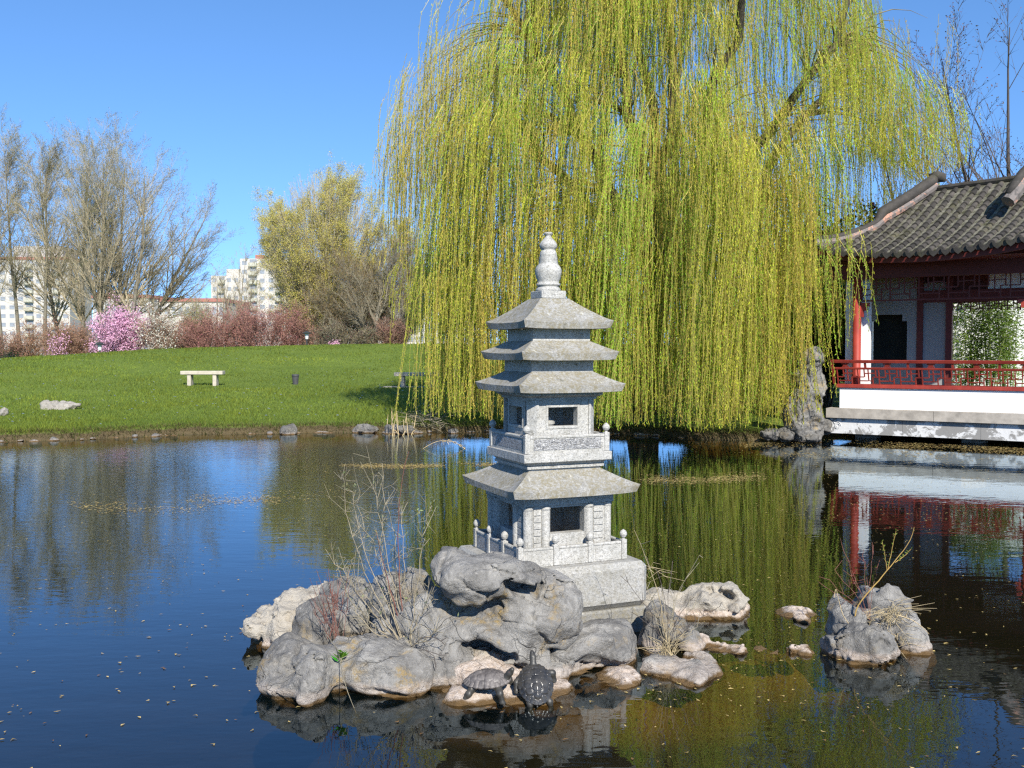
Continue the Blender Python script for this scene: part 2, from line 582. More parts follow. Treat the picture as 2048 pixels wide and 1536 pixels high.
M['twig_bush_red'] = mat_plain('russet_twig', (0.24, 0.125, 0.10), 0.85, 0.15, 0.2, 2)
M['twig_red'] = mat_plain('red_twig', (0.15, 0.065, 0.05), 0.7, 0.2, 0.2, 10)
M['twig_grey'] = mat_plain('grey_twig', (0.21, 0.185, 0.13), 0.8, 0.2, 0.3, 20)
M['twig_yellow'] = mat_plain('yellow_twig', (0.36, 0.235, 0.07), 0.6, 0.3, 0.2, 10)
M['straw'] = mat_plain('straw', (0.52, 0.40, 0.22), 0.8, 0.2, 0.25, 12)

# water ------------------------------------------------------------
def mat_water():
    t = NT('pond_water')
    w = t.coord('World')
    t.t.nodes.remove(t.b)
    # ripples: fine, crosswise, stronger in breeze patches
    n1 = t.noise(1.0, 3, 0.55, t.coord('World', (2.2, 5.0, 1)))
    n2 = t.noise(1.0, 2, 0.5, t.coord('World', (7, 17, 1)))
    patch = t.ramp(t.noise(1.0, 2, 0.5, t.coord('World', (0.10, 0.16, 1))), [(0.42, 0.12), (0.62, 1.0)])
    sy = t.n('ShaderNodeSeparateXYZ')
    t.l(w, sy.inputs[0])
    mr = t.n('ShaderNodeMapRange')
    t.l(sy.outputs[1], mr.inputs[0])
    mr.inputs[1].default_value, mr.inputs[2].default_value = 8.5, 13.0
    mr.inputs[3].default_value, mr.inputs[4].default_value = 0.12, 1.0
    mx = t.n('ShaderNodeMapRange')
    t.l(sy.outputs[0], mx.inputs[0])
    mx.inputs[1].default_value, mx.inputs[2].default_value = -2.0, 1.0
    mx.inputs[3].default_value, mx.inputs[4].default_value = 1.0, 0.12
    amp = t.math('MULTIPLY', t.math('MULTIPLY', mr.outputs[0], mx.outputs[0]), t.math('ADD', patch, 0.35))
    h = t.math('ADD', t.math('MULTIPLY', n1, 0.55), t.math('MULTIPLY', n2, t.math('ADD', t.math('MULTIPLY', amp, 0.8), 0.05)))
    bp = t.n('ShaderNodeBump')
    bp.inputs['Strength'].default_value = 1.0
    bp.inputs['Distance'].default_value = 0.0030
    t.l(h, bp.inputs['Height'])
    # Schlick reflectance, the same seen from above and from below
    dt = t.n('ShaderNodeVectorMath', operation='DOT_PRODUCT')
    t.l(bp.outputs[0], dt.inputs[0])
    t.l(t.n('ShaderNodeNewGeometry').outputs['Incoming'], dt.inputs[1])
    cs = t.math('SUBTRACT', 1.0, t.math('MINIMUM', t.math('ABSOLUTE', dt.outputs['Value'], 0), 1.0))
    fres = t.math('ADD', t.math('MULTIPLY', t.math('POWER', cs, 5.0), 0.915), 0.085)
    gl = t.n('ShaderNodeBsdfGlossy')
    gl.inputs['Color'].default_value = (0.78, 0.91, 1.0, 1)
    gl.inputs['Roughness'].default_value = 0.0
    t.l(bp.outputs[0], gl.inputs['Normal'])
    tr = t.n('ShaderNodeBsdfTransparent')
    tr.inputs[0].default_value = (0.80, 0.70, 0.42, 1)
    df = t.n('ShaderNodeBsdfDiffuse')
    df.inputs[0].default_value = (0.003, 0.008, 0.009, 1)
    m1 = t.n('ShaderNodeMixShader')
    m1.inputs[0].default_value = 0.24
    t.l(tr.outputs[0], m1.inputs[1])
    t.l(df.outputs[0], m1.inputs[2])
    m2 = t.n('ShaderNodeMixShader')
    t.l(fres, m2.inputs[0])
    t.l(m1.outputs[0], m2.inputs[1])
    t.l(gl.outputs[0], m2.inputs[2])
    t.l(m2.outputs[0], t.out.inputs[0])
    return t.m
M['water'] = mat_water()
M['dry_grass'] = mat_plain('dry_grass', (0.36, 0.29, 0.17), 0.85, 0.15, 0.3, 20)

# ground -----------------------------------------------------------
def mat_ground():
    t = NT('lawn_and_bed')
    w = t.coord('World')
    z = t.z()
    g = t.mix(t.ramp(t.noise(0.45, 6, 0.6, w), [(0.3, 0.0), (0.7, 1.0)]), (0.105, 0.15, 0.025), (0.17, 0.22, 0.04))
    g = t.mix(t.ramp(t.noise(9, 5, 0.7, w), [(0.35, 0.0), (0.7, 0.55)]), g, (0.045, 0.09, 0.014))
    g = t.mix(t.ramp(t.noise(1.6, 5, 0.7, t.coord('World', (1, 2.5, 1))), [(0.52, 0.0), (0.72, 0.5)]), g, (0.15, 0.18, 0.045))
    zz = t.math('ADD', z[2], t.math('MULTIPLY', t.math('SUBTRACT', t.noise(3, 5, 0.6, w), 0.5), 0.10))
    def rng(a, b, v=zz):
        mr = t.n('ShaderNodeMapRange')
        t.l(v, mr.inputs[0])
        mr.inputs[1].default_value, mr.inputs[2].default_value = a, b
        return mr.outputs[0]
    bank = t.mix(t.noise(14, 5, 0.7, w), (0.05, 0.042, 0.025), (0.14, 0.105, 0.055))
    col = t.mix(rng(0.11, 0.15), bank, g)
    bed = t.mix(t.noise(4, 6, 0.65, w), (0.010, 0.010, 0.006), (0.028, 0.025, 0.012))
    shal = t.mix(t.noise(5, 6, 0.7, w), (0.05, 0.04, 0.013), (0.46, 0.29, 0.085))
    sub = t.mix(rng(-0.34, -0.08), bed, shal)
    col = t.mix(rng(-0.03, 0.0), sub, col)
    t.bump(t.noise(30, 5, 0.7, w), 0.6, 0.05)
    return t.fin(col, 0.95, 0.1)
M['ground'] = mat_ground()
#@@SETTING
# ------------------------------------------------------------------ ground, pond
SHX = [-40, -17.5, -12, -9.4, -7.5, -5.9, -2.8, -0.2, 2.7, 4.4, 5.4, 6.3, 9, 14, 30]
SHY = [5, 9, 16.6, 17.9, 18.9, 19.7, 20.0, 20.0, 19.3, 18.2, 18.2, 19.8, 18.8, 16, 3]

def land(x, y):
    """distance past the shoreline (positive on land)"""
    d = y - np.interp(x, SHX, SHY)
    d = d + 0.14 * np.sin(x * 2.1) + 0.08 * np.sin(x * 5.3 + 1)
    return np.maximum.reduce([d, -17.0 - x, x - 13.5, 1.3 - y])

def terr(x, y):
    x, y = np.asarray(x, float), np.asarray(y, float)
    d = land(x, y)
    zc = np.interp(x, [-60, -30, -24, -16, -9.5, 0, 30], [0.55, 0.78, 1.25, 1.78, 2.0, 2.05, 1.9])
    y0 = np.interp(x, SHX, SHY)
    far = np.interp(y - y0, [0, 13.5, 38], [0, 1, 2])
    s1 = np.clip((y - y0) / 13.5, 0, 1)
    s2 = np.clip((y - y0 - 13.5) / 25, 0, 1)
    s2 = s2 * s2 * (3 - 2 * s2) * 0.45 + s2 * 0.55
    hill = 0.33 * s1 + (zc - 0.47) * s2
    fall = np.clip((y - y0 - 40) / 14, 0, 1)
    hill = hill - (zc - 0.4) * fall * fall * (3 - 2 * fall) * (s2 > 0.98)
    bank = 0.17 * (1 - np.exp(-np.clip(d, 0, None) / 0.16))
    up = np.where(d > 0, bank + hill * np.clip(d / 2, 0, 1), 0)
    dd = np.clip(-d, 0, None)
    bed = -0.12 * (1 - np.exp(-dd / 0.1)) - 0.75 * (1 - np.exp(-dd / 0.45))
    isl = np.exp(-np.abs((x - 0.45) / 1.35) ** 4 - np.abs((y - 5.40) / 0.72) ** 4)
    isl2 = np.exp(-np.abs((x - 1.40) / 0.85) ** 2.4 - np.abs((y - 5.72) / 0.62) ** 2.4)
    bed = np.maximum(bed, -0.85 + np.maximum(0.68 * isl, 0.74 * isl2))
    bed = bed + np.where(dd > 0.2, 0.10 * fbm(np.stack([x * 3, y * 3, x * 0], -1), 3), 0)
    return np.where(d > 0, up, np.minimum(bed, -0.03 * np.clip(dd / .1, 0, 1)))

def axis(parts):
    o = []
    for a, b, s in parts:
        o.append(np.arange(a, b, s))
    return np.concatenate(o)

gx = axis([(-1500, -200, 130), (-200, -40, 20), (-40, -12, 0.8), (-12, -2, 0.3), (-2, 3, 0.1), (3, 12, 0.3), (12, 40, 1), (40, 200, 20), (200, 1501, 130)])
gy = axis([(-60, 0, 10), (0, 4, 0.4), (4, 7.2, 0.1), (7.2, 17, 0.35), (17, 21, 0.08), (21, 34, 0.5), (34, 80, 1.0), (80, 200, 10), (200, 2601, 150)])
GX, GY = np.meshgrid(gx, gy, indexing='ij')
nx, ny = GX.shape
i, j = np.meshgrid(np.arange(nx - 1), np.arange(ny - 1), indexing='ij')
GF = np.stack([i * ny + j, (i + 1) * ny + j, (i + 1) * ny + j + 1, i * ny + j + 1], -1).reshape(-1, 4)
tag(obj('ground', (np.stack([GX, GY, terr(GX, GY)], -1).reshape(-1, 3), [GF]), M['ground'], smooth=True), 'grassy park ground sloping up from the pond', 'ground', kind='structure')
tag(obj('pond_water', (np.array([(-19.5, 0.6, 0), (15.5, 0.6, 0), (15.5, 21.5, 0), (-19.5, 21.5, 0)], float), [np.array([(0, 1, 2, 3)])]), M['water']), 'still dark pond water reflecting trees and sky', 'water', kind='structure')

def on_ground(px, py, y0=17.0, y1=120.0):
    for Y in np.arange(y0, y1, 0.1):
        p = W(px, py, Y)
        if p[2] <= terr(p[0], p[1]):
            return np.array([p[0], p[1], float(terr(p[0], p[1]))])
    p = W(px, py, y1)
    return np.array([p[0], p[1], float(terr(p[0], p[1]))])

def drop(px, Y):
    """ground point in the direction of column px, Y metres ahead"""
    x = (px - 1024) / F_PX * Y
    return np.array([x, Y, float(terr(x, Y))])

# ------------------------------------------------------------------ rocks of the island
def biggest(V, F):
    """keep the largest connected piece"""
    q = F[0]
    lab = np.arange(len(V))
    for _ in range(400):
        m = lab[q].min(1)
        new = lab.copy()
        for c in range(4):
            np.minimum.at(new, q[:, c], m)
        new = new[new]
        if (new == lab).all():
            break
        lab = new
    u, n = np.unique(lab, return_counts=True)
    keep = lab == u[n.argmax()]
    idx = np.cumsum(keep) - 1
    return V[keep], [idx[q[keep[q[:, 0]]]]]

def E(px, py, Y, rx, ry, rz, roll=0.0, yaw=0.0, op='+'):
    s = Y / F_PX
    c, sn = math.cos(R(roll)), math.sin(R(roll))
    A = np.array([[c, 0, sn], [0, 1, 0], [-sn, 0, c]])
    c, sn = math.cos(R(yaw)), math.sin(R(yaw))
    B = np.array([[c, -sn, 0], [sn, c, 0], [0, 0, 1]])
    return (op, 'e', W(px, py, Y), np.array([rx * s, ry, rz * s]) * (1.10 if op == '+' else 1.0), B @ A)

def Cp(p, q, r0, r1, op='+'):
    a, b = W(*p), W(*q)
    s = p[2] / F_PX
    return (op, 'c', a, b, r0 * s, r1 * s)

def cells(P, n=1):
    """distance to the nearest of one random point per unit cell"""
    Pi = np.floor(P).astype(np.int64)
    best = np.full(len(P), 9.0)
    sec = np.full(len(P), 9.0)
    for a in (-1, 0, 1):
        for b in (-1, 0, 1):
            for c in (-1, 0, 1):
                q = Pi + np.array([a, b, c])
                k = q & 63
                o = np.stack([_rt[k[:, 0], k[:, 1], k[:, 2]], _rt[k[:, 1], k[:, 2], k[:, 0]], _rt[k[:, 2], (k[:, 0] + 31) & 63, k[:, 1]]], -1)
                dq = ((q + o - P) ** 2).sum(1)
                sec = np.minimum(sec, np.maximum(best, dq))
                best = np.minimum(best, dq)
    return (np.sqrt(best), np.sqrt(sec)) if n == 2 else np.sqrt(best)

def rock(name, label, prims, mat, h=0.013, k=0.05, namp=0.03, nf=5.0, crag=0.02, seed=0, cat='rock', group=None, kc=0.012, scal=0.036, sf=5.6, ncut=10):
    k *= .45
    rr_ = np.random.default_rng(seed + 100)
    lo, hi = np.full(3, 9e9), np.full(3, -9e9)
    for p in prims:
        if p[0] == '+':
            if p[1] == 'e':
                rr = np.abs(p[4]) @ p[3]
                lo, hi = np.minimum(lo, p[2] - rr), np.maximum(hi, p[2] + rr)
            else:
                r = max(p[4], p[5])
                lo, hi = np.minimum.reduce([lo, p[2] - r, p[3] - r]), np.maximum.reduce([hi, p[2] + r, p[3] + r])
    lo, hi = lo - 0.06, hi + 0.06
    lo[2] = max(lo[2], -0.22)
    P = grid(lo, hi, h)
    d = None
    P0 = P
    a1, a2 = P * 3.1 + seed * 1.7, P * 8.5 + seed * 2.9
    P = P + .040 * np.stack([vnoise(a1), vnoise(a1 + 9), vnoise(a1 + 19)], -1) + .016 * np.stack([vnoise(a2), vnoise(a2 + 9), vnoise(a2 + 19)], -1)
    for p in prims:
        v = sd_ell(P, p[2], p[3], p[4]) if p[1] == 'e' else sd_cap(P, *p[2:])
        if p[1] == 'e' and p[0] == '+':
            for _ in range(ncut):           # broken faces
                nn = rr_.normal(size=3)
                nn /= np.linalg.norm(nn)
                sup = np.linalg.norm((nn @ p[4]) * p[3])
                v = smax(v, (P - p[2]) @ nn - sup * rr_.uniform(.76, .97), .004)
        if d is None:
            d = v
        elif p[0] == '+':
            d = smin(d, v, k)
        else:
            d = smax(d, -v, kc)
    P = P0
    m = np.abs(d) < (namp + crag + scal) * 1.6 + 2.5 * h
    Q = P[m] + seed * 3.71
    wv = np.stack([fbm(Q * nf * .9 + 3.3, 2), fbm(Q * nf * .9 + 13.3, 2), fbm(Q * nf * .9 + 23.3, 2)], -1)
    Q2 = Q + wv * .05
    n = fbm(Q2 * nf, 3)
    rg = (1 - np.abs(vnoise(Q2 * nf * 1.5 + 31.0)) * 1.6)
    rg = np.clip(rg, 0, 1) ** 2 + .5 * np.clip(1 - np.abs(vnoise(Q2 * nf * 3.4 + 11.0)) * 1.6, 0, 1) ** 2
    f1 = cells(Q * sf * np.array([1, 1, 1.35]) + wv * .45)
    f2 = cells(Q * sf * 2.4 + wv * .5 + 7)
    n3 = fbm(Q * 24, 3)
    c1, c2 = cells(Q * sf * .62 * np.array([1, 1, 1.5]) + wv * .6 + 3, 2)
    crk = np.clip(1 - (c2 - c1) / .055, 0, 1) * (fbm(Q * 2.2 + 77, 2) > -.05)
    sc = np.clip(1 - (f1 / .8) ** 2, 0, 1) * scal + np.clip(1 - (f2 / .8) ** 2, 0, 1) * scal * .42
    sc *= np.clip(.5 + 1.2 * fbm(Q * nf * .5 + 41, 2), .1, 1.2)
    lay = vnoise(np.stack([Q2[:, 0] * 1.5, Q2[:, 1] * 1.5, Q2[:, 2] * 22 + Q2[:, 0] * 5], -1))
    d[m] += -namp * n - crag * (rg - .55) + sc - scal * .25 - .0080 * n3 + .020 * crk + .005 * np.clip(lay, 0, 1)
    V, F = isosurf(d, lo, h)
    V, F = biggest(V, F)
    c = np.array([(lo[0] + hi[0]) / 2, (lo[1] + hi[1]) / 2, 0.0])
    return solo(name, (V, F), mat, label, cat, group, smooth=True, loc=c)

def build_island():
    rock('scholar_rock', 'large hollowed grey limestone with arching legs and a cap slab, left of the pagoda plinth', [
        E(985, 1255, 5.2, 88, .23, 66), E(905, 1300, 5.1, 62, .2, 66, 25), E(835, 1235, 5.3, 62, .2, 66), E(870, 1240, 5.18, 56, .18, 62), E(790, 1200, 5.4, 44, .18, 52), E(790, 1250, 5.4, 44, .16, 44),
        E(838, 1172, 5.4, 36, .13, 42, -10), E(1100, 1215, 5.12, 54, .17, 60), E(1082, 1160, 5.2, 66, .12, 20, 22), E(1040, 1228, 5.10, 62, .17, 50), E(1010, 1205, 5.12, 46, .15, 46), E(1105, 1252, 5.1, 44, .16, 46), E(885, 1322, 5.06, 56, .17, 52), E(930, 1290, 5.08, 60, .16, 46), E(1020, 1190, 5.1, 26, .15, 45, -20),
        Cp((1035, 1265, 5.06), (1083, 1345, 4.98), 46, 24), E(880, 1350, 4.98, 42, .14, 34, 30), E(990, 1290, 5.0, 60, .12, 30, 20),
        E(955, 1148, 5.03, 92, .22, 46, -4), E(940, 1180, 4.99, 50, .16, 38, 10), E(905, 1120, 5.1, 44, .16, 26, -10), E(1040, 1140, 5.05, 36, .1, 12, 4),
        E(1052, 1176, 4.88, 46, .30, 19, 12, op='-'), Cp((880, 1212, 4.86), (950, 1226, 4.84), 8, 7, '-'), Cp((950, 1228, 4.84), (1022, 1162, 4.86), 7, 9, '-'),
        E(972, 1322, 4.86, 66, .22, 28, 8, op='-'), E(995, 1213, 4.95, 9, .08, 5, op='-'), E(908, 1246, 4.9, 14, .1, 8, 20, op='-'),
        Cp((800, 1262, 5.05), (890, 1235, 5.08), 6, 10, '-'), E(822, 1300, 5.12, 22, .12, 20, op='-'), Cp((868, 1120, 4.93), (890, 1190, 4.88), 5, 8, '-'),
    ], M['rock'], 0.0105, 0.10, 0.018, 3.6, 0.014, 1)
    rock('rock', 'smooth grey boulder with ochre lichen and two lobes at the front left of the island', [
        E(598, 1345, 4.9, 72, .24, 52, 12), E(632, 1358, 4.78, 50, .2, 56, 10), E(690, 1335, 4.95, 70, .2, 46), E(765, 1335, 4.92, 88, .22, 52, 4), E(740, 1302, 5.05, 95, .2, 34, -3),
        E(800, 1360, 4.86, 50, .16, 32, 15), Cp((672, 1318, 4.68), (702, 1402, 4.60), 8, 15, '-'), E(770, 1408, 4.62, 90, .12, 16, 3, op='-'),
    ], M['rock'], 0.0115, 0.05, 0.02, 4.0, 0.012, 2)
    rock('rock', 'cream white pitted rock at the far left end of the island', [
        E(590, 1236, 5.75, 66, .25, 36, -14), E(530, 1246, 5.7, 36, .16, 22, -10), E(655, 1205, 5.95, 62, .22, 34, -10), E(560, 1270, 5.75, 40, .2, 26),
    ], M['rock_pale'], 0.013, 0.04, 0.03, 6.5, 0.025, 3)
    rock('rock', 'dark grey upright rock behind the bare shrub, beside the cream rock', [
        E(648, 1252, 5.5, 50, .2, 52), E(715, 1235, 5.62, 56, .2, 62, 10), E(690, 1195, 5.75, 40, .15, 32), E(620, 1300, 5.4, 40, .18, 36),
    ], M['rock_dark'], 0.0135, 0.035, 0.035, 5.5, 0.028, 4)
    rock('rock', 'cream stone under the arch of the large hollowed rock, behind the turtles', [
        E(955, 1352, 5.0, 76, .22, 34, -4), E(1010, 1350, 5.0, 46, .2, 30), E(1030, 1378, 4.85, 60, .15, 16)], M['rock_ledge'], 0.0125, 0.05, 0.02, 5, 0.012, 5)
    rock('rock', 'low bleached ledge with two turtles on it at the front of the island', [
        E(955, 1392, 4.78, 70, .17, 24, 2), E(915, 1402, 4.72, 30, .11, 18), E(1095, 1392, 4.80, 66, .16, 24, -3), E(1030, 1394, 4.8, 60, .16, 22)],
        M['rock_ledge'], 0.0115, 0.04, 0.016, 7, 0.014, 6)
    rock('rock', 'rounded grey boulder in front of the plinth, undercut at the water', [
        E(1150, 1302, 5.17, 66, .2, 42, -8), E(1215, 1282, 5.25, 58, .22, 44, -4), E(1250, 1300, 5.25, 32, .2, 40), E(1105, 1345, 5.08, 36, .15, 28),
        E(1200, 1352, 4.98, 64, .16, 16, -8, op='-')], M['rock'], 0.012, 0.05, 0.018, 4.2, 0.012, 7)
    rock('rock', 'flat pinkish bleached slab under the rounded grey boulder', [
        E(1232, 1362, 5.05, 56, .18, 18, -4), E(1180, 1372, 4.98, 34, .14, 10)], M['rock_ledge'], 0.0125, 0.04, 0.014, 7, 0.012, 8)
    rock('rock', 'shaded grey rock behind the spray of bare twigs, right of the plinth', [
        E(1332, 1250, 5.55, 46, .18, 50, 8), E(1305, 1290, 5.5, 26, .16, 40), E(1370, 1280, 5.5, 34, .16, 30), E(1390, 1300, 5.45, 26, .14, 18)],
        M['rock_dark'], 0.0125, 0.035, 0.03, 5, 0.025, 9)
    rock('rock', 'flat topped grey stone with twigs growing on it, low in the water', [
        E(1365, 1338, 5.13, 72, .24, 22, -2), E(1400, 1328, 5.2, 40, .2, 18)], M['rock_ledge'] if False else M['rock'], 0.0125, 0.03, 0.016, 6, 0.014, 10)
    rock('rock', 'whitish rock pierced with dark holes, right behind the plinth', [
        E(1338, 1214, 6.32, 52, .2, 28, 4), E(1420, 1200, 6.28, 60, .2, 34, -12), E(1462, 1206, 6.28, 30, .2, 38), E(1400, 1230, 6.22, 70, .16, 18),
        E(1428, 1193, 6.04, 19, .22, 9, 14, op='-'), E(1466, 1204, 6.06, 11, .18, 7, op='-'), E(1450, 1200, 6.05, 5, .15, 4, op='-'), E(1385, 1185, 6.1, 20, .1, 8, op='-')],
        M['rock_pale'], 0.0125, 0.04, 0.022, 5.5, 0.018, 11)
    rock('rock', 'small jagged pinkish white stone at the water right of the twig spray', [
        E(1440, 1298, 5.5, 44, .12, 14, 6), E(1408, 1288, 5.55, 18, .1, 20), E(1470, 1302, 5.45, 28, .1, 12)], M['rock_ledge'], 0.011, 0.03, 0.014, 9, 0.016, 12)
    rock('rock', 'low whitish stone lying left of the dark upright rock cluster', [
        E(1600, 1230, 6.22, 42, .12, 12, 4), E(1640, 1236, 6.2, 22, .1, 6)], M['rock_pale'], 0.0115, 0.03, 0.014, 8, 0.012, 13)
    rock('rock', 'small rounded pinkish stone in front of the low whitish stone', [E(1605, 1243, 6.05, 17, .07, 13)], M['rock_ledge'], 0.010, 0.03, 0.01, 9, 0.008, 14)
    rock('rock', 'little peaked pale stone in the shallows before the right rock cluster', [E(1602, 1308, 5.42, 30, .1, 17), E(1575, 1315, 5.38, 24, .08, 10)], M['rock_ledge'], 0.010, 0.03, 0.012, 9, 0.01, 15)
    rock('rock', 'thin sliver of stone just breaking the water right of the jagged stone', [E(1530, 1304, 5.44, 32, .08, 9)], M['rock_ledge'], 0.010, 0.03, 0.008, 9, 0.008, 16)
    rock('rock', 'leaning grey slab on the left of the right rock cluster', [
        E(1686, 1240, 5.56, 36, .16, 56, 20), E(1662, 1285, 5.45, 24, .12, 36, 14)], M['rock'], 0.0115, 0.03, 0.02, 5, 0.02, 17)
    rock('rock', 'fluted dark grey rock in the middle front of the right rock cluster', [
        E(1732, 1288, 5.36, 44, .16, 44), E(1705, 1310, 5.32, 26, .12, 26), E(1762, 1305, 5.36, 24, .12, 36),
        Cp((1742, 1268, 5.19), (1738, 1330, 5.16), 4, 7, '-'), Cp((1716, 1275, 5.2), (1722, 1330, 5.17), 3, 6, '-')], M['rock_dark'], 0.0105, 0.03, 0.02, 6, 0.02, 18)
    rock('rock', 'tallest grey rock of the right cluster with a rounded top', [
        E(1762, 1215, 5.65, 44, .18, 50, -6), E(1795, 1260, 5.6, 38, .18, 62, -8), E(1812, 1300, 5.55, 34, .18, 40), E(1730, 1240, 5.62, 30, .15, 36),
        Cp((1770, 1240, 5.42), (1775, 1325, 5.38), 4, 8, '-')], M['rock'], 0.0115, 0.04, 0.022, 5, 0.02, 19)
    rock('rock', 'pale speckled granite chunk wedged in the hole of the large hollowed rock', [E(1045, 1166, 5.28, 24, .07, 12, -10)], M['granite_rough'], 0.008, 0.02, 0.006, 8, 0.004, 20)
build_island()

# ------------------------------------------------------------------ stone pagoda
def mat_carved():
    t = NT('carved_granite')
    c = t.coord()
    v = t.voro(34, t.mix(0.25, c, t.n('ShaderNodeTexNoise').outputs['Color']), 'SMOOTH_F1')
    w = t.n('ShaderNodeMath', operation='SINE')
    t.l(t.math('MULTIPLY', v, 22.0), w.inputs[0])
    hgt = t.ramp(t.math('ADD', t.math('MULTIPLY', w.outputs[0], 0.5), 0.5), [(0.3, 0.0), (0.6, 1.0)])
    sp = t.n('ShaderNodeSeparateColor')
    t.l(t.voro(170, c, out='Color'), sp.inputs[0])
    g = t.ramp(sp.outputs[0], [(0.0, (0.22, 0.22, 0.23)), (0.3, (0.38, 0.38, 0.38)), (1.0, (0.56, 0.55, 0.53))])
    t.bump(hgt, 1.0, 0.008)
    return t.fin(g, 0.85, 0.25)
M['carved'] = mat_carved()

def roof_geo(a_tip, z_tip, z_mid, a_bot, z_bot, a_top, z_top, a_in, z_in, flare=0.93, n=24, m=8):
    t = np.linspace(-1, 1, n + 1)
    k = np.abs(t) ** 7 * 0.7 + np.abs(t) ** 2 * 0.3
    a_mid = a_tip * flare
    rows = []
    for s in np.linspace(1, 0, m + 1):
        s = 1 - s
        ae = a_mid + (a_tip - a_mid) * k
        ze = z_mid + (z_tip - z_mid) * k
        a = ae + (a_top - ae) * s
        z = ze + (z_top - ze) * s ** 1.22
        rows.append((a, z))
    rows = rows[::-1]
    ab = a_bot * (0.975 + 0.025 * k)
    zb = z_bot + (z_tip - z_mid) * 0.5 * k
    rows.append((ab, zb))
    rows.append((np.full(n + 1, a_in), np.full(n + 1, z_in)))
    V, F = [], []
    rows = rows[::-1]
    for side in range(4):
        c, s = math.cos(side * math.pi / 2), math.sin(side * math.pi / 2)
        o = len(V)
        for a, z in rows:
            for q in range(n + 1):
                x, y = a[q] * t[q], -a[q]
                V.append((x * c - y * s, x * s + y * c, z[q]))
        for r in range(len(rows) - 1):
            for q in range(n):
                b = o + r * (n + 1) + q
                F.append((b, b + 1, b + n + 2, b + n + 1))
    return np.array(V), [np.array(F)]

def wall_ring(a, th, z0, z1, x0, x1, w0, w1, skip=0.0, opened=(0, 3)):
    """four walls of half width a with one opening x0..x1, w0..w1 in each"""
    gs = []
    for side in range(4):
        e = a if side % 2 == 0 else a - th
        e -= skip
        g = box(-e, e, -a, -a + th, z0, z1) if side not in opened else join([box(-e, x0, -a, -a + th, z0, z1), box(x1, e, -a, -a + th, z0, z1), box(x0, x1, -a, -a + th, z0, w0), box(x0, x1, -a, -a + th, w1, z1)])
        gs.append(xf(g, rotz(side * math.pi / 2)))
    return join(gs)

